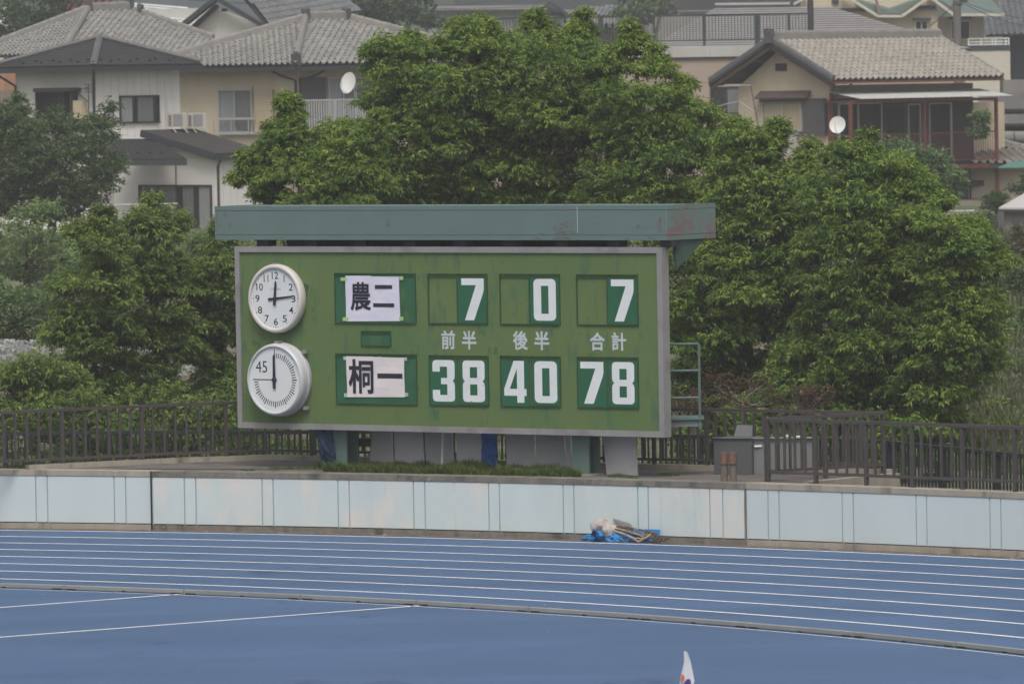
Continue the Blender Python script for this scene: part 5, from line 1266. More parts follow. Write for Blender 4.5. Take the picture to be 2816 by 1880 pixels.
tag(MB().slab([DP(2290, 384, 234), DP(2400, 382, 234), DP(2400, 368, 236), DP(2322, 370, 236)], Vector((0, 0, -.04))).build("green_awning", mat("green_sheet", (.08, .20, .16), .6)), "green sheet awning edge under the low roof at the right border", "awning")
# ---- grey roofs and a big duct on the right edge
l3 = thing("low_house", DP(2330, 300, 255), "grey slate roofed building behind the low tan roof at the right edge", "house")
roof_face(l3, [DP(2244, 250, 254), DP(2420, 250, 254), DP(2420, 212, 260), DP(2244, 214, 260)], SLATE3, 'course', ln=.25)
roof_face(l3, [DP(2232, 284, 250), DP(2420, 284, 250), DP(2420, 262, 253), DP(2270, 262, 253)], SLATE3, 'course', ln=.25)
MB().fbox(Fr(DP(2240, 300, 252), (1, 0, 0), (0, -1, 0)), 0, 3.6, GRD, DP(2300, 286, 252).z, -3, 0).build("wall", FASC, l3)
MB().fbox(Fr(DP(2240, 300, 258), (1, 0, 0), (0, -1, 0)), 0, 3.6, GRD, DP(2300, 252, 258).z, -3, 0).build("upper_wall", WOODG, l3)
c0, c1 = DP(2262, 316, 246), DP(2440, 316, 246); dt = thing("duct", c0, "fat grey duct lying above the low tan roof", "duct")
MB().tube([c0, c1], 15 * mpp(246), 20).build("duct_body", WOODG, dt, smooth=True)
for s in (.1, .35, .6): p = c0.lerp(c1, s); MB().tube([p, p + Vector((.05, 0, 0))], 15.8 * mpp(246), 20).build("band", FASC, dt, smooth=True)

# ================================================================ striped roof house behind the terrace
h8 = thing("house", DP(1850, 100, 300), "wide mauve grey slate roof seen behind the terrace railing", "house")
Y8 = 292
roof_face(h8, [DP(1470, 122, Y8), DP(2230, 112, Y8), DP(1905, 16, Y8 + 7), DP(1812, 10, Y8 + 7), DP(1640, 12, Y8 + 7)], SLATE3, 'course', ln=.36)
MB().beam(DP(1640, 10, Y8 + 7), DP(1812, 8, Y8 + 7), .2, .1).build("ridge_cap", ALU, h8)
MB().fbox(Fr(DP(1480, 125, Y8 + 1), (1, 0, 0), (0, -1, 0)), .5, 13.5, GRD, DP(1850, 119, Y8).z, -6, 0).build("wall", CREAM, h8)

# ================================================================ cream house with green roofs
Y9 = 335.0; h9 = thing("house", DP(2050, 120, Y9), "cream house with green gabled roofs and white fascia, top right", "house")
def d6(x, y): return ((2100 + x / 3.28) / K, y / 3.28 / K)
def q6(x, y, Y): return DP(*d6(x, y), Y)
F9 = Fr((0, Y9, 0), (1, 0, 0), (0, -1, 0))
MB().fbox(F9, q6(380, 0, Y9).x, q6(1570, 0, Y9).x, GRD, q6(0, -60, Y9).z, -6, 0).build("wall", CREAM, h9)
MB().fbox(F9, q6(1570, 0, Y9).x, q6(2000, 0, Y9).x, GRD, q6(1700, 150, Y9).z, -6, -1.2).build("wing_wall", CREAM, h9)
def fas(p, q_, Y, t=20): MB().beam(q6(*p, Y), q6(*q_, Y), .5, t / 3.28 / K * mpp(Y) * 1).build("fascia", FASW, h9)
fas((270, 40), (420, -40), Y9 - .5); fas((700, -60), (1030, 148), Y9 - .5, 26); fas((1030, 148), (1245, 148), Y9 - .5, 24); fas((1245, 148), (1560, -70), Y9 - .5, 26); fas((1480, -40), (1715, 138), Y9 - .4, 26); fas((1780, 135), (2170, 135), Y9 - 1, 26)
MB().slab([q6(830, 0, Y9 - .3), q6(1030, 128, Y9 - .3), q6(1240, 125, Y9 - .3), q6(1440, -20, Y9 - .3), q6(1200, -90, Y9 + 3), q6(900, -90, Y9 + 3)], Vector((0, .1, 0))).build("green_roof", GRNR, h9)
MB().slab([q6(1560, -20, Y9), q6(1780, 120, Y9 - .8), q6(2170, 118, Y9 - .8), q6(1990, -60, Y9 + 3), q6(1560, -60, Y9 + 3)], Vector((0, .1, 0))).build("green_roof", GRNR, h9)
MB().beam(q6(1010, -20, Y9 - .5), q6(1045, 120, Y9 - .5), .15, .15).build("roof_flashing", mat("brown_flashing", (.22, .17, .15), .7), h9)
for (x0_, y0_, x1_, y1_) in ((590, 72, 915, 104), (1325, 62, 1550, 92)): MB().fbox(F9, q6(x0_, 0, Y9).x, q6(x1_, 0, Y9).x, q6(1000, y1_, Y9).z, q6(1000, y0_, Y9).z, .0, .2).build("dark_band", FASC, h9)
MB().fbox(F9, q6(615, 0, Y9).x, q6(675, 0, Y9).x, q6(640, 38, Y9).z, q6(640, -20, Y9).z, .0, .1).build("vent", FASC, h9)
x_, y_ = d6(1365, 190); x2_, y2_ = d6(1482, 280); window(F9, h9, (x_, y_, x2_, y2_), PVCW, ROOM_DARK, ROOM_DARK, .03)
MB().fbox(F9, q6(1340, 0, Y9).x, q6(1502, 0, Y9).x, q6(1400, 182, Y9).z, q6(1400, 165, Y9).z, .0, .4).build("window_hood", FASC, h9)
F9b = Fr((0, Y9 + 1.2, 0), (1, 0, 0), (0, -1, 0)); x_, y_ = d6(1688, 188); x2_, y2_ = d6(1862, 360); window(F9b, h9, (x_, y_, x2_, y2_), PVCW, CURT, ROOM_DARK, .03)
MB().fbox(F9b, q6(1675, 0, Y9).x, q6(1885, 0, Y9).x, q6(1700, 170, Y9).z, q6(1700, 152, Y9).z, .0, .4).build("window_hood", FASC, h9)
MB().fbox(F9, q6(1800, 0, Y9).x, q6(2208, 0, Y9).x, GRD + 1, q6(2000, 455, Y9).z, -1.15, .6).build("balcony_wall", FASW, h9)
MB().fbox(F9, q6(1795, 0, Y9).x, q6(2212, 0, Y9).x, q6(2000, 455, Y9).z, q6(2000, 412, Y9).z, -1.1, .65).build("balcony_band", FASC, h9)
for y in (350, 378, 403): MB().fbox(F9, q6(1830, 0, Y9).x, q6(2205, 0, Y9).x, q6(2000, y + 5, Y9).z, q6(2000, y - 5, Y9).z, .5, .55).build("balcony_rail", PVCW, h9)
for x in (1835, 1950, 2050, 2080, 2170, 2200): MB().fbox(F9, q6(x - 5, 0, Y9).x, q6(x + 5, 0, Y9).x, q6(2000, 412, Y9).z, q6(2000, 345, Y9).z, .5, .56).build("balcony_post", PVCW, h9)
# ---- dark house at the right border
h10 = thing("house", DP(2330, 160, 345), "dark walled house with steep grey tile roof at the top right border", "house")
roof_face(h10, [q6(2010, 318, 344), q6(2600, 300, 344), q6(2600, -120, 350), q6(1990, -120, 350)], KAWD, 'tile', wd=.3, ln=.27, budget=200)
MB().fbox(Fr(q6(2205, 400, 346), (1, 0, 0), (0, -1, 0)), 0, 4.2, GRD, q6(2300, 322, 346).z, -4, 0).build("wall", FASC, h10)
MB().fbox(Fr(q6(2160, 800, 300), (1, 0, 0), (0, -1, 0)), 0, 3.2, GRD, q6(2300, 720, 300).z, -2, 0).build("lower_wall", WOODG, h10)

# ================================================================ shed on the right border
Ys = 196; s0 = thing("shed", DP(2330, 560, Ys), "small grey shed with pale sheet roof at the right border", "shed")
u_ = DP(2304, 560, Ys); FS = Fr((u_.x, Ys, 0), (1, 0, 0), (0, -1, 0))
MB().fbox(FS, 0, 3.2, 1.2, DP(2310, 484, Ys).z, -2.4, 0).build("wall", GALV, s0)
for x in (0, .22, .7): MB().fbox(FS, x, x + .05, 1.2, DP(2310, 484, Ys).z - .01, .001, .03).build("post", WOODG, s0)
MB().slab([DP(2291, 480, Ys - .3), DP(2420, 482, Ys - .3), DP(2420, 440, Ys + 1.2), DP(2352, 446, Ys + 1.2)], Zv * .05).build("sheet_roof", PARA, s0)
MB().beam(DP(2288, 483, Ys - .3), DP(2420, 484, Ys - .3), .05, .07).build("roof_edge", FASC, s0)
tag(MB().fbox(Fr(DP(2140, 490, 226), (1, 0, 0), (0, -1, 0)), 0, 2.0, GRD, DP(2190, 484, 226).z, -.1, 0).build("garden_wall", WOODG), "low grey garden wall before the right house's ground floor", "wall")
tag(MB().tube([DP(2085, 488, 225.5), DP(2238, 483, 225.5)], .03, 6).build("hand_rail", ALU), "thin pale rail in front of the right house's ground floor", "rail")

# ================================================================ poles and wires
up_ = thing("utility_pole", (DP(2198, 200, 285).x, 285, 2.0), "concrete utility pole between the tan roof and the cream green roofed house", "utility pole")
p = DP(2198, 150, 285); MB().tube([Vector((p.x, p.y, 2)), Vector((p.x - .02, p.y, 11.5))], [.19, .155], 14).build("shaft", POLEC, up_, smooth=True)
MB().tube([DP(2198, 13, 285), DP(2198, 8, 285)], .19, 12).build("collar", FASC, up_); MB().box(DP(2206, 3, 285), (.5, .12, .12)).build("crossarm", FASC, up_)
p2 = thing("utility_pole", (DP(1860, 80, 275).x, 275, 2.0), "dark brown pole rising behind the roof railing's right end", "utility pole")
p = DP(1860, 80, 275); MB().tube([Vector((p.x, p.y, 2)), Vector((p.x, p.y, 12))], [.14, .12], 12).build("shaft", mat("dark_pole", (.06, .045, .042), .9, .1), p2, smooth=True)
def wire(p, q, sag, label, r=.012):
    pts = [Vector(p).lerp(Vector(q), i / 14) - Vector((0, 0, sag * 4 * (i / 14) * (1 - i / 14))) for i in range(15)]
    return tag(MB().tube(pts, r, 5).build("wire", WIRE, smooth=True), label, "wire")
wire(DP(2206, 4, 285), DP(2420, 64, 250), .3, "sagging wire running right from the utility pole to the border", .016)
wire(DP(2206, 0, 285), DP(2420, 40, 255), .3, "upper wire running right from the utility pole")
wire(DP(2192, 5, 285), DP(2040, 88, 270), .4, "wire dropping left from the utility pole to the tan roof")
wire(DP(2192, 2, 285), DP(2075, 72, 268), .4, "second thin wire dropping left from the utility pole")
wire(DP(430, 0, 280), DP(1100, 9, 300), .2, "faint upper wire across the dark trees, top centre"); wire(DP(640, 6, 280), DP(1240, 14, 300), .2, "faint lower wire across the dark trees, top centre")

# ================================================================ far background buildings
def far_box(name, x0, x1, y0, y1, Y, m, label, dep=8, cat="building"):
    A_, B_ = DP(x0, y1, Y), DP(x1, y1, Y); t = thing(name, ((A_.x + B_.x) / 2, Y, 2), label, cat)
    F_ = Fr((A_.x, Y, 0), (1, 0, 0), (0, -1, 0)); MB().fbox(F_, 0, B_.x - A_.x, 2, DP((x0 + x1) / 2, y0, Y).z, -dep, 0).build("wall", m, t); return t, F_
t, F_ = far_box("warehouse", 985, 1262, 22, 80, 400, PARA, "long pale warehouse behind the roof terrace railing"); roof_face(t, [DP(980, 24, 399), DP(1262, 21, 399), DP(1250, 12, 410), DP(1000, 14, 410)], PVCW if 0 else PARA, 'course', ln=1.2)
for x in range(1010, 1240, 24): u = F_.uz(x, 50)[0]; MB().fbox(F_, u - .03, u + .03, 2.1, DP(1100, 23, 400).z, .0, .05).build("wall_rib", ALU, t)
t, F_ = far_box("house", 1225, 1300, 30, 90, 372, GALV, "small gabled house with grey tile roof behind the warehouse's right end")
MB().slab([DP(1225, 36, 372), DP(1263, 12, 372), DP(1304, 36, 372)], Vector((0, .3, 0))).build("gable_wall", GALV, t)
MB().beam(DP(1263, 7, 371.6), DP(1219, 38, 371.6), .5, .18).build("rake_board", FASC, t); MB().beam(DP(1263, 7, 371.6), DP(1306, 38, 371.6), .5, .18).build("rake_board", FASC, t)
roof_face(t, [DP(1306, 38, 371.7), DP(1500, 36, 376), DP(1500, 4, 380), DP(1264, 6, 372)], KAWD, 'tile', wd=.35, ln=.3, budget=120)
t, F_ = far_box("house", 1300, 1660, 38, 110, 350, GALV, "pale low house wall seen through the roof terrace railing")
roof_face(t, [DP(1270, 62, 348), DP(1480, 66, 348), DP(1330, 42, 354), DP(1300, 42, 354)], KAWD, 'tile', wd=.35, ln=.3, budget=100)
t, F_ = far_box("house", 1535, 1860, 22, 110, 362, WOODG, "dark roofed house behind the striped roof"); roof_face(t, [DP(1500, 44, 359), DP(1900, 40, 359), DP(1860, -4, 368), DP(1560, 0, 368)], SLATE, 'course', ln=.4)
t, F_ = far_box("building", 1045, 1560, -30, 20, 560, mat("far_dark_facade", (.06, .065, .07), .9, .15, .3), "long dark building along the top edge", 10)
t, F_ = far_box("warehouse", 300, 500, 20, 95, 330, PARA, "white shed roofs between the old tiled house and the gabled house"); roof_face(t, [DP(290, 48, 326), DP(460, 62, 326), DP(430, 17, 338), DP(296, 24, 338)], PVCW, 'course', ln=1.5)
t, F_ = far_box("house", 120, 300, 14, 90, 345, WOODG, "red roofed house behind the old tiled house, top left")
roof_face(t, [DP(150, 24, 342), DP(330, 34, 342), DP(240, -8, 350), DP(110, -8, 350)], mat("dull_red_tile", (.22, .10, .085), .75, .12, rand=.15), 'tile', wd=.35, ln=.3, budget=150)
t, F_ = far_box("building", 215, 700, -20, 24, 480, mat("far_blue_grey_facade", (.13, .15, .165), .9, .12, .3), "blue grey industrial building along the top left edge", 10)
t, F_ = far_box("white_van", -60, 18, 12, 40, 330, PVCW, "white van or wall showing at the very top left", 3, "van")
# ================================================================ vegetation
def leaves_mesh(name, P_, D_, N_, ln, wd, leaf_tone, m):
    """P base points, D unit directions, N side vectors, per leaf length and width"""
    n = len(P_); tip = P_ + D_ * ln[:, None] ; tip[:, 2] -= ln * .12
    mid = P_ + D_ * (ln * .5)[:, None]; s = N_ * (wd * .5)[:, None]
    V = np.stack([P_, mid - s, tip, mid + s], 1).reshape(-1, 3).astype(np.float32)
    me = bpy.data.meshes.new(name); me.vertices.add(4 * n); me.vertices.foreach_set('co', V.ravel())
    me.loops.add(4 * n); me.loops.foreach_set('vertex_index', np.arange(4 * n, dtype=np.int32)); me.polygons.add(n)
    me.polygons.foreach_set('loop_start', np.arange(n, dtype=np.int32) * 4); me.polygons.foreach_set('loop_total', np.full(n, 4, dtype=np.int32))
    me.update(calc_edges=True)
    at = me.attributes.new("leaf_tone", 'FLOAT', 'FACE'); at.data.foreach_set('value', leaf_tone.astype(np.float32)); me.materials.append(m); return me
def unit(v): return v / (np.linalg.norm(v, axis=1, keepdims=True) + 1e-9)
def puffs_to_leaves(C_, Rr, ntuft, nleaf, ll, lw, rng, droop=.7, bright=.0, tuft_r=.16):
    """each puff is a drooping dome of shoots; each shoot a tuft of narrow leaves"""
    n = len(C_); T = n * ntuft
    c = np.repeat(C_, ntuft, 0); r = np.repeat(Rr, ntuft, 0)
    d = unit(rng.normal(size=(T, 3)) * [1, 1, .9]); d[:, 2] = np.where(d[:, 2] < -.05, -d[:, 2] * .7, d[:, 2]); d = unit(d)
    rad = rng.uniform(.72, 1.08, T)[:, None]
    tp = c + d * r * rad
    ax = unit(d * [1, 1, .5] + [0, 0, .15] + rng.normal(size=(T, 3)) * .25)
    base = np.repeat(tp, nleaf, 0); axl = np.repeat(ax, nleaf, 0); L = T * nleaf
    s = rng.uniform(-.9, 1, L)[:, None]
    p = base + axl * s * tuft_r; p[:, 2] -= (np.abs(s[:, 0]) ** 2) * tuft_r * .35
    lat = unit(rng.normal(size=(L, 3)) * [1, 1, .4])
    dr = unit(axl * (.55 + .3 * s) + lat * .75 + np.array([0, 0, -1.0]) * (droop * rng.uniform(.4, 1.3, L))[:, None])
    sd = unit(np.cross(dr, np.array([0, 0, 1.0]) + rng.normal(size=(L, 3)) * .5))
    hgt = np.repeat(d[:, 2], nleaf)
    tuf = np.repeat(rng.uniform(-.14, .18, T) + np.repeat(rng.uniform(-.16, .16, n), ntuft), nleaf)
    leaf_tone = np.clip(.38 + .26 * s[:, 0] + .18 * hgt + tuf + rng.normal(size=L) * .10 + bright, 0, 1)  # hgt term paints light into puff tops; the rest is young-leaf and random tone
    ln = rng.uniform(.7, 1.25, L) * ll; wd = rng.uniform(.8, 1.2, L) * lw
    return p, dr, sd, ln, wd, leaf_tone
def pts_in(poly, step, rng, jit=.45):
    P_ = np.array(poly, float); x0, y0 = P_.min(0); x1, y1 = P_.max(0); out = []
    row = 0; y = y0
    while y < y1:
        x = x0 + (step / 2 if row % 2 else 0)
        while x < x1:
            q = (x + rng.uniform(-jit, jit) * step, y + rng.uniform(-jit, jit) * step)
            if inside2(q, poly): out.append(q)
            x += step
        y += step * .8; row += 1
    return np.array(out)
def edge_dist(Q, poly):
    P_ = np.array(poly, float); best = np.full(len(Q), 1e9)
    for i in range(len(P_)):
        a, b = P_[i], P_[(i + 1) % len(P_)]; ab = b - a; t = np.clip(((Q - a) @ ab) / (ab @ ab), 0, 1)
        best = np.minimum(best, np.linalg.norm(Q - (a + t[:, None] * ab), axis=1))
    return best
def smooth_noise(Q, sc, seed):
    r_ = np.random.default_rng(seed); v = np.zeros(len(Q))
    for k in range(6):
        w_ = r_.normal(size=2) / sc * (1 + .5 * k); v += np.sin(Q @ w_ + r_.uniform(0, 6)) / (1 + .3 * k)
    return v / 3
def tree(poly, Y, label, m, thick=2.2, puff=.42, ntuft=46, nleaf=18, ll=.09, lw=.025, seed=0, group=None, base=None, name="broadleaf_tree", droop=.7, bright=0.0, gz0=None, layers=3, cat="tree", tuft_r=.16, step=None, trunk_r=.16, edge_in=.6, outl=(), spikes=1.0):
    """crown volume grown inside a silhouette: front dome, core and back, standing at distance Y"""
    rng = np.random.default_rng(seed); mp_ = mpp(Y); pp = puff / mp_
    step = step or pp * .90
    Q = pts_in(poly, step, rng); ed = edge_dist(Q, poly) * mp_
    P3 = []; R3 = []
    e = np.clip(ed / (thick * .9), 0, 1); bul = thick * np.sqrt(np.clip(1 - (1 - e) ** 2, 0, 1)); nz = smooth_noise(Q, 60, seed) * .55
    for k in range(layers):
        for i, q in enumerate(Q):
            if k == 0: off = -bul[i] * (.80 + .2 * rng.random()) + nz[i] * min(1, e[i] * 2)
            elif k == layers - 1 and layers > 1:
                if rng.random() < .45: continue
                off = bul[i] * rng.uniform(.6, .95)
            else:
                off = rng.uniform(-.6, .5) * bul[i]
            jx, jy = rng.normal(size=2) * step * (.15 if k == 0 else .3)
            if k: jx, jy = (jx, jy) if ed[i] > .5 else (0, 0)
            p = DP(q[0] + jx, q[1] + jy, Y + off)
            P3.append((p.x, p.y, p.z)); s_ = rng.uniform(.7, 1.2) * puff * min(1, .6 + ed[i] / (2.2 * puff)); R3.append((s_, s_, s_ * rng.uniform(.55, .8)))
    for (x, y, s_) in outl:
        for _ in range(3):
            p = DP(x + rng.normal() * s_ * 30, y + rng.normal() * s_ * 45, Y - .2); P3.append((p.x, p.y, p.z)); R3.append((s_ * .5, s_ * .5, s_ * .6))
    ytop = np.array(poly)[:, 1].min(); yb = np.array(poly)[:, 1].max()
    for i, q in enumerate(Q):
        if ed[i] < .45 and q[1] < ytop + .6 * (yb - ytop) and rng.random() < .22 * spikes:
            dd = q - Q.mean(0); dd = dd / (np.linalg.norm(dd) + 1e-6); hh_ = rng.uniform(.12, .38) / mp_
            for k in range(3):
                s_ = (.17, .12, .08)[k] * puff / .42; p = DP(q[0] + dd[0] * hh_ * .5 * (k + 1) / 2, q[1] - hh_ * (k + 1) / 2.2, Y - bul[i] * .5); P3.append((p.x, p.y, p.z)); R3.append((s_, s_, s_ * 1.3))
    P3 = np.array(P3); R3 = np.array(R3)
    g0 = gz0 if gz0 is not None else terr(0, Y)
    xs_ = P3[:, 0]; cxm = float(np.median(xs_)) if base is None else DP(base, 900, Y).x
    t = thing(name, (cxm, Y, g0), label, cat, group)
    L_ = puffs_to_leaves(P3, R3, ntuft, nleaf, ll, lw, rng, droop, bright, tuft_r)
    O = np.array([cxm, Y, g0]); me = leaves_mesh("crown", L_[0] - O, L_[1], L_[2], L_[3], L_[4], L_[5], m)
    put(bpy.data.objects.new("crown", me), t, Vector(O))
    q = MB(); top = float(P3[:, 2].max()); hh = top - g0
    b0 = Vector((cxm, Y, g0 - .1)); fk = Vector((cxm + .1, Y, g0 + hh * .35))
    q.tube([b0, b0.lerp(fk, .5) + Vector((.05, 0, 0)), fk], [trunk_r, trunk_r * .8, trunk_r * .65], 8)
    q.build("trunk", BARK, t, smooth=True)
    idx = rng.choice(len(P3), size=min(len(P3), 16), replace=False); q = MB()
    for i in idx:
        e_ = Vector(P3[i]); s_ = fk + Vector((0, 0, rng.uniform(-.3, .2) * hh * .3)); mm = s_.lerp(e_, .5) + Vector((0, 0, .15 * hh * .3))
        q.tube([s_, mm, e_], [trunk_r * .26, trunk_r * .14, .01], 5)
    q.build("branches", BARK, t, smooth=True)
    global NLEAF; NLEAF += len(L_[0])
    return t
NLEAF = 0
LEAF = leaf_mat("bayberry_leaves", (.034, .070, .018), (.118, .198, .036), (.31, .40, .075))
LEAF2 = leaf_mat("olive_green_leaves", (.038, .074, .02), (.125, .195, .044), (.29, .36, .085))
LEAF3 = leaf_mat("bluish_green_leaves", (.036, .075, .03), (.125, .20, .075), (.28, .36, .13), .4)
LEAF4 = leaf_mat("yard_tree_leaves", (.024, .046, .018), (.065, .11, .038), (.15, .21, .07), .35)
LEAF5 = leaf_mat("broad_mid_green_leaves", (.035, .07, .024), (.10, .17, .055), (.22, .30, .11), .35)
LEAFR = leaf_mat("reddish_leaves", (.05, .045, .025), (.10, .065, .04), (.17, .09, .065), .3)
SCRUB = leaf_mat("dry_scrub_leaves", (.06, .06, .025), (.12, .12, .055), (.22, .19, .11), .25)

GRP = "trees growing between the stadium and the houses"
# central mass
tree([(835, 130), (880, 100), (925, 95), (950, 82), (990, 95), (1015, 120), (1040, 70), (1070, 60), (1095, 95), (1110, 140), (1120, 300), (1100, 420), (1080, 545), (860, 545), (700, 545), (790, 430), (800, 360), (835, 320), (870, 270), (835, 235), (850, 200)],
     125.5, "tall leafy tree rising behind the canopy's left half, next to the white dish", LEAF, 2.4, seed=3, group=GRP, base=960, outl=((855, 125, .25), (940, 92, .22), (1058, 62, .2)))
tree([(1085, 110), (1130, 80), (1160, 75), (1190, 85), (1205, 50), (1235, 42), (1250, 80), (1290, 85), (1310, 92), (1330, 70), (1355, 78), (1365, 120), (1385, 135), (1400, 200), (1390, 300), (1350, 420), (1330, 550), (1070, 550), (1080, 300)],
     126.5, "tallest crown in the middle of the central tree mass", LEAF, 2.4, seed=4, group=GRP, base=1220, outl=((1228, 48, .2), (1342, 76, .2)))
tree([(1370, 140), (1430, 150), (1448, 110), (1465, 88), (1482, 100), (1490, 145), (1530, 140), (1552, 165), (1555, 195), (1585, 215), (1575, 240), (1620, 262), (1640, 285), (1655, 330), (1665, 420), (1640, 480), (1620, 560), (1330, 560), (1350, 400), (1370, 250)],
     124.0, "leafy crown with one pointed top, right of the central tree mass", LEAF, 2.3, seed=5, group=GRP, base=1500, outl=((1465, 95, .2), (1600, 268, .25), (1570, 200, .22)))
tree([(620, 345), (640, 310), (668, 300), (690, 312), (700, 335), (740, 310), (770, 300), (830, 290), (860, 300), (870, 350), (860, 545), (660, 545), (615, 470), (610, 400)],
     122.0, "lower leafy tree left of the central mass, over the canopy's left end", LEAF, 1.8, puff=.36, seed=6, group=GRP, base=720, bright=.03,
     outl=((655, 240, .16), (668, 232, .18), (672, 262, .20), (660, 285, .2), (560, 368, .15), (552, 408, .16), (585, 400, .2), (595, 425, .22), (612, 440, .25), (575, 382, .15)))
# a low front row behind the board, seen in the slit under the canopy
tree([(640, 520), (1500, 520), (1640, 560), (1640, 700), (640, 700)], 117.0, "low dark foliage directly behind the scoreboard under the canopy", LEAF, 1.4, puff=.5, ntuft=20, seed=7, group=GRP, base=1100, layers=1, name="shrub", cat="shrub")
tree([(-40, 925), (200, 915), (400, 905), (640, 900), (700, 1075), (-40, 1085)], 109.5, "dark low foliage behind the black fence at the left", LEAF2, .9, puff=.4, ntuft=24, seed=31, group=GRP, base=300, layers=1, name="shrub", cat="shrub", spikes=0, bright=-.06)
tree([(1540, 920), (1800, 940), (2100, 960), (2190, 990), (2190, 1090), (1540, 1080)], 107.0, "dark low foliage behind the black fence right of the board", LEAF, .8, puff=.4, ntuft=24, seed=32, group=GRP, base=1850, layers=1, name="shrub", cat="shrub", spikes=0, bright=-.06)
# right mass
tree([(1640, 345), (1665, 322), (1690, 305), (1715, 300), (1735, 322), (1752, 368), (1800, 385), (1850, 385), (1880, 400), (1880, 480), (1870, 620), (1850, 760), (1760, 900), (1540, 960), (1520, 900), (1530, 700), (1560, 560), (1620, 540), (1640, 450)],
     117.5, "broad leafy tree right behind the board's right end and guard pipes", LEAF, 2.4, seed=8, group=GRP, base=1700, outl=((1768, 300, .2), (1775, 330, .22), (1760, 355, .22), (1790, 300, .12), (1690, 305, .22)))
tree([(1860, 400), (1890, 398), (1908, 370), (1925, 340), (1950, 335), (1968, 352), (1990, 385), (2030, 360), (2080, 385), (2105, 400), (2140, 430), (2150, 480), (2120, 600), (2110, 760), (2120, 1000), (1880, 1010), (1560, 1010), (1560, 940), (1760, 890), (1850, 740)],
     115.0, "large drooping tree over the front right railing, right of the board", LEAF, 2.6, seed=9, group=GRP, base=1950, outl=((1938, 342, .2), (2060, 388, .22), (2090, 395, .2)))
tree([(2095, 490), (2150, 470), (2175, 478), (2190, 500), (2240, 520), (2262, 560), (2290, 590), (2280, 640), (2295, 690), (2285, 760), (2290, 800), (2262, 850), (2245, 910), (2215, 960), (2170, 1010), (2060, 1010), (2080, 760), (2090, 600)],
     113.0, "rightmost of the big trees, its edge against the dry bank", LEAF, 2.2, seed=10, group=GRP, spikes=.4, base=2150, outl=((2160, 468, .18), (2275, 600, .22)))
# left mass
tree([(165, 600), (172, 545), (195, 525), (215, 515), (232, 535), (252, 560), (262, 610), (285, 650), (292, 700), (285, 780), (262, 860), (290, 1010), (120, 1010), (100, 900), (130, 860), (125, 780), (115, 720), (150, 690), (145, 650)],
     116.0, "olive green tree with a rounded top at the left, over the brown railing", LEAF2, 1.9, seed=11, group=GRP, base=200, outl=((212, 528, .22),))
tree([(290, 570), (300, 520), (325, 490), (345, 476), (372, 482), (400, 492), (398, 545), (405, 600), (425, 680), (440, 760), (445, 1010), (285, 1010), (300, 850), (312, 760), (310, 690), (292, 640), (308, 610)],
     117.5, "narrow pointed olive tree before the white house's lower window", LEAF2, 1.8, seed=12, group=GRP, base=350, outl=((352, 482, .22), (395, 508, .2)))
tree([(430, 640), (440, 590), (468, 560), (510, 550), (560, 560), (570, 1010), (430, 1010), (440, 860), (455, 760), (445, 690)],
     119.0, "olive tree just left of the scoreboard frame", LEAF2, 1.9, seed=13, group=GRP, base=480)
tree([(-40, 850), (10, 845), (60, 815), (100, 808), (135, 830), (170, 880), (200, 1010), (-40, 1010)], 112.5, "low bush at the far left behind the brown railing", LEAF2, 1.2, seed=14, group=GRP, base=60, name="bush", cat="bush")
# mid distance, left
tree([(-40, 262), (10, 228), (35, 238), (50, 272), (100, 278), (130, 270), (160, 305), (200, 285), (228, 268), (245, 290), (255, 335), (262, 400), (250, 445), (240, 480), (180, 510), (60, 500), (-40, 510)],
     196, "dark green yard tree before the white house, upper left", LEAF4, 3.0, puff=.55, ntuft=24, nleaf=8, ll=.13, lw=.055, seed=15, base=120, gz0=1.8, droop=.25, tuft_r=.22, step=31, bright=.14, spikes=.2, outl=((240, 270, .3), (128, 262, .3)))
tree([(-40, 520), (0, 500), (60, 470), (110, 475), (160, 510), (180, 560), (170, 640), (130, 700), (40, 640), (-40, 620)],
     165, "pale green bushy tree at the left border below the dark one", LEAF3, 2.2, puff=.5, ntuft=22, nleaf=8, ll=.12, lw=.045, seed=16, base=60, droop=.3, bright=.12, tuft_r=.2)
tree([(-40, 640), (20, 625), (70, 640), (120, 690), (150, 740), (150, 812), (20, 820), (-40, 815)],
     149, "bluish green bush on top of the gravel bank at the left", LEAF3, 1.8, puff=.45, ntuft=22, nleaf=8, ll=.11, lw=.045, seed=17, base=40, droop=.3, name="bush", cat="bush", tuft_r=.18)
tree([(390, 560), (430, 545), (500, 535), (560, 545), (640, 560), (640, 700), (400, 700)], 150, "hazy pale green bushes behind the olive trees", LEAF3, 1.8, puff=.45, ntuft=20, nleaf=8, ll=.12, lw=.045, seed=18, base=500, droop=.3, bright=.12, name="bush", cat="bush", tuft_r=.18)
tree([(170, 540), (270, 560), (300, 620), (290, 760), (160, 780), (140, 640)], 152, "hazy green bush filling the gap between two olive trees", LEAF3, 1.8, puff=.45, ntuft=20, nleaf=8, ll=.12, lw=.045, seed=19, base=220, droop=.3, bright=.05, name="bush", cat="bush", tuft_r=.18)
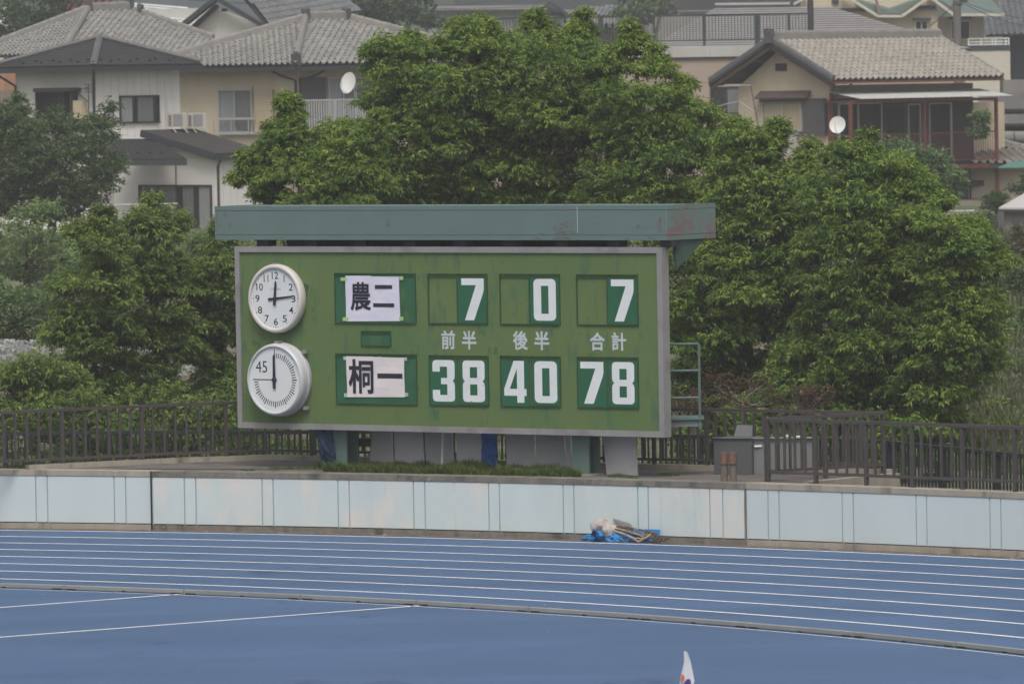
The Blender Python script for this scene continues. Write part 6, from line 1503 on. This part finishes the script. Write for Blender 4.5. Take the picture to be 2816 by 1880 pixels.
# far trees
tree([(-40, 5), (20, -30), (120, -30), (165, 25), (185, 60), (110, 90), (0, 100), (-40, 110)], 300, "dark tree behind the old tiled house at the top left", LEAF4, 4, puff=.9, ntuft=20, nleaf=7, ll=.25, lw=.12, seed=20, gz0=2.5, droop=.2, tuft_r=.35)
tree([(735, 20), (760, -30), (985, -30), (990, 30), (1005, 75), (900, 90), (860, 60), (760, 50)], 320, "dark trees behind the cream house's ridge at the top", LEAF4, 4, puff=.9, ntuft=20, nleaf=7, ll=.25, lw=.12, seed=21, gz0=2.5, droop=.2, tuft_r=.35)
tree([(1415, 30), (1440, -20), (1540, -20), (1545, 20), (1520, 60), (1440, 60)], 345, "hazy grey green tree above the terrace railing", LEAF5, 3, puff=.8, ntuft=18, nleaf=7, ll=.25, lw=.12, seed=22, gz0=2.5, droop=.2, tuft_r=.35)
# near the right house
tree([(1985, 400), (2010, 355), (2050, 325), (2090, 325), (2130, 350), (2175, 375), (2195, 410), (2190, 450), (2165, 480), (2040, 500), (1990, 460)],
     206, "round broad leaved tree in front of the red framed balcony", LEAF5, 2.4, puff=.5, ntuft=22, nleaf=8, ll=.17, lw=.09, seed=23, base=2090, gz0=1.8, droop=.45, tuft_r=.2)
tree([(2255, 470), (2262, 452), (2285, 444), (2310, 450), (2320, 470), (2300, 486), (2262, 486)], 204, "clipped round green topiary ball left of the shed roof", LEAF4, .8, puff=.22, ntuft=30, nleaf=8, ll=.05, lw=.03, seed=24, spikes=0, gz0=1.8, droop=.1, name="topiary", cat="bush", tuft_r=.06, bright=.15, trunk_r=.06)
tree([(2225, 520), (2245, 480), (2290, 486), (2305, 520), (2300, 600), (2250, 620), (2225, 580)], 202, "dark garden shrub under the topiary ball", LEAF4, 1.4, puff=.4, ntuft=20, nleaf=8, ll=.11, lw=.05, seed=25, gz0=1.8, droop=.2, name="shrub", cat="shrub", tuft_r=.16)
tree([(2230, 265), (2260, 255), (2262, 300), (2240, 320)], 238, "small bright green shrub behind the balcony's right post", LEAF5, .5, puff=.25, ntuft=14, nleaf=7, ll=.12, lw=.06, seed=26, name="shrub", cat="shrub", gz0=4.2, trunk_r=.04)
tree([(2330, 430), (2380, 420), (2380, 470), (2340, 450)], 207, "dark shrub above the shed at the border", LEAF4, .7, puff=.3, ntuft=14, nleaf=7, ll=.12, lw=.05, seed=27, name="shrub", cat="shrub", gz0=1.8, trunk_r=.04)
# dry bank on the right
for i, (pl, Y, lf, lb) in enumerate((
    ([(2270, 600), (2320, 560), (2420, 540), (2420, 690), (2290, 700)], 178, SCRUB, "tangled dry brown scrub high on the bank at the right border"),
    ([(2290, 670), (2420, 650), (2420, 790), (2285, 790)], 160, LEAF4, "dull green scrub below the tangled brown scrub on the right bank"),
    ([(2240, 760), (2330, 745), (2420, 745), (2420, 870), (2240, 890)], 146, LEAF3, "green weeds mixed with scrub midway down the right bank"),
    ([(2230, 880), (2300, 850), (2420, 850), (2420, 950), (2270, 950)], 134, LEAF3, "low green bushes at the foot of the right bank"),
    ([(2300, 965), (2420, 935), (2420, 1080), (2330, 1080)], 122, LEAF2, "yellow green weeds behind the black fence at the right border"))):
    tree(pl, Y, lb, lf, .9, puff=.35, ntuft=22, nleaf=9, ll=.10, lw=.036, seed=40 + i, name="bush", cat="bush", droop=.15, tuft_r=.17, trunk_r=.03, layers=2, step=14 if i > 1 else 12)
# small red-leaved saplings behind the back railing
def sapling(px, py_top, py_base, Y, seed, label, spread=1.0):
    r_ = random.Random(seed); base = DP(px, py_base, Y); top = DP(px, py_top, Y); t = thing("sapling", Vector((base.x, Y, .12)), label, "sapling"); q = MB(); ends = []
    b0 = Vector((base.x + .1, Y, .12)); fk = Vector((base.x, Y, base.z))
    q.tube([b0, fk], [.05, .035], 7)
    for i in range(9):
        e = top + Vector((r_.uniform(-.6, .6) * spread, r_.uniform(-.4, .4), r_.uniform(-.45, .1))); m1 = fk.lerp(e, .5) + Vector((r_.uniform(-.1, .1), 0, -.05)); q.tube([fk, m1, e], [.022, .014, .005], 5); ends += [e, m1.lerp(e, .5), m1.lerp(e, .8)]
        for k in range(2):
            e2 = m1 + Vector((r_.uniform(-.35, .35), r_.uniform(-.2, .2), r_.uniform(.05, .3))); q.tube([m1, e2], [.01, .004], 4); ends.append(e2)
    q.build("branches", mat("pale_sapling_bark", (.21, .18, .15), .9, .1), t, smooth=True)
    P3 = np.array([tuple(e) for e in ends]); R3 = np.full((len(P3), 3), .10); rng = np.random.default_rng(seed)
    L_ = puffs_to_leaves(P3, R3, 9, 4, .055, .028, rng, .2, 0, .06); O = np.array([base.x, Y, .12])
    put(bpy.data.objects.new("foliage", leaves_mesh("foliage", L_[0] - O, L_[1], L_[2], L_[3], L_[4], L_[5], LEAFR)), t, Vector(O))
sapling(1703, 868, 925, 103.0, 1, "bare branched red leaved sapling behind the grey box")
sapling(1590, 900, 960, 103.5, 2, "red leaved sapling beside the guard pipes", .7)
sapling(1825, 905, 955, 102.5, 3, "red tipped sapling behind the pointed railing corner", .8)

# gravel bank at the left and far wooded hills
r_ = np.random.default_rng(5); mb = MB(); gx0, gx1 = -15.5, -6.0; nx_, ny_ = 90, 26
for j in range(ny_ + 1):
    for i in range(nx_ + 1):
        x = gx0 + (gx1 - gx0) * i / nx_; y = 133 + 15 * j / ny_; q = max(0, math.sin(math.pi * j / ny_)) ** .7; ex = min(1, (i / nx_) * 6, (1 - i / nx_) * 6)
        mb.v.append(Vector((x, y, terr(x, y) - .25 + (.62 * q) * ex + (.07 * r_.normal() if 0 < j < ny_ else 0))))
for j in range(ny_):
    for i in range(nx_): mb.f.append((j * (nx_ + 1) + i, j * (nx_ + 1) + i + 1, (j + 1) * (nx_ + 1) + i + 1, (j + 1) * (nx_ + 1) + i))
tag(mb.build("gravel_bank", GRAV), "grey gravel heap on the bank at the left", None, kind='stuff')
st = MB(); 
for k in range(900):
    x = r_.uniform(gx0 + .5, gx1 - .5); j = r_.uniform(0, 1); y = 133 + 15 * j; z = terr(x, y) - .2 + .62 * max(0, math.sin(math.pi * j)) ** .7; s_ = r_.uniform(.04, .13)
    c = Vector((x, y, z)); a1 = Vector(r_.normal(size=3)).normalized(); a2 = a1.cross(Vector((0, 0, 1))).normalized(); st.box(c, (s_, s_ * .8, s_ * .6), (a1, a2, a1.cross(a2)))
tag(st.build("loose_stones", mat("pale_stones", (.28, .275, .26), .9, .25, 4)), "loose pale stones strewn over the gravel bank", None, kind='stuff')
hb = MB(); n = 60
for j in range(9):
    for i in range(n + 1):
        x = -500 + 1000 * i / n; y = 620 + 60 * j; hb.v.append(Vector((x, y, 3 + j * 9 + 5 * math.sin(x * .013 + j) + 3 * math.sin(x * .05))))
for j in range(8):
    for i in range(n): hb.f.append((j * (n + 1) + i, j * (n + 1) + i + 1, (j + 1) * (n + 1) + i + 1, (j + 1) * (n + 1) + i))
struct("hills", hb, mat("wooded_hillside", (.045, .06, .035), .95, .5, .12, detail=8, bump=1, bscale=1), smooth=True, origin=Vector((0, 0, 0)))
sp = []
for i in range(420):
    y = 108 + 95 * rnd.random(); x = rnd.uniform(.060 * y, .105 * y); sp.append((x, y, terr(x, y) - .03, 1.2, .9, 1.0))
blades("dry_weeds", sp, "dry brownish weeds covering the slope of the right bank", leaf_mat("dry_weed_blades", (.05, .075, .03), (.10, .125, .05), (.20, .185, .10), .3), .10, .38, 170, 19, .02)
sp = []
for i in range(160):
    y = 150 + 55 * rnd.random(); x = rnd.uniform(-.1 * y, .01 * y); sp.append((x, y, terr(x, y) - .03, 1.4, .9, 1.0))
blades("weeds", sp, "rough green weeds on the slope below the white house", GRASS, .15, .5, 120, 29, .02)
# ground weeds behind the fence
sp = []
for i in range(60): sp.append((rnd.uniform(-12, 10), rnd.uniform(105, 132), .15 + .4 * rnd.random(), 1.2, .8, 1.0))
blades("weeds", sp, "rank weeds covering the ground behind the black fence", GRASS, .12, .35, 250, 9, .012)

# ================================================================ the hazy air
hz = MB().box((0, 480, 49), (1900, 1085, 102)).build("haze", bpy.data.materials.new("haze_air"), origin=Vector((0, 480, 0)))
tag(hz, kind='stuff', label="thin pale summer haze in the air")
hm = MATS_H = hz.data.materials[0]; hm.use_nodes = True; t = hm.node_tree; t.nodes.clear()
pv = t.nodes.new("ShaderNodeVolumePrincipled"); pv.inputs['Color'].default_value = (.86, .88, .9, 1); pv.inputs['Density'].default_value = .0007; pv.inputs['Anisotropy'].default_value = .2
oo = t.nodes.new("ShaderNodeOutputMaterial"); t.links.new(pv.outputs[0], oo.inputs['Volume'])

print('LEAVES', NLEAF)
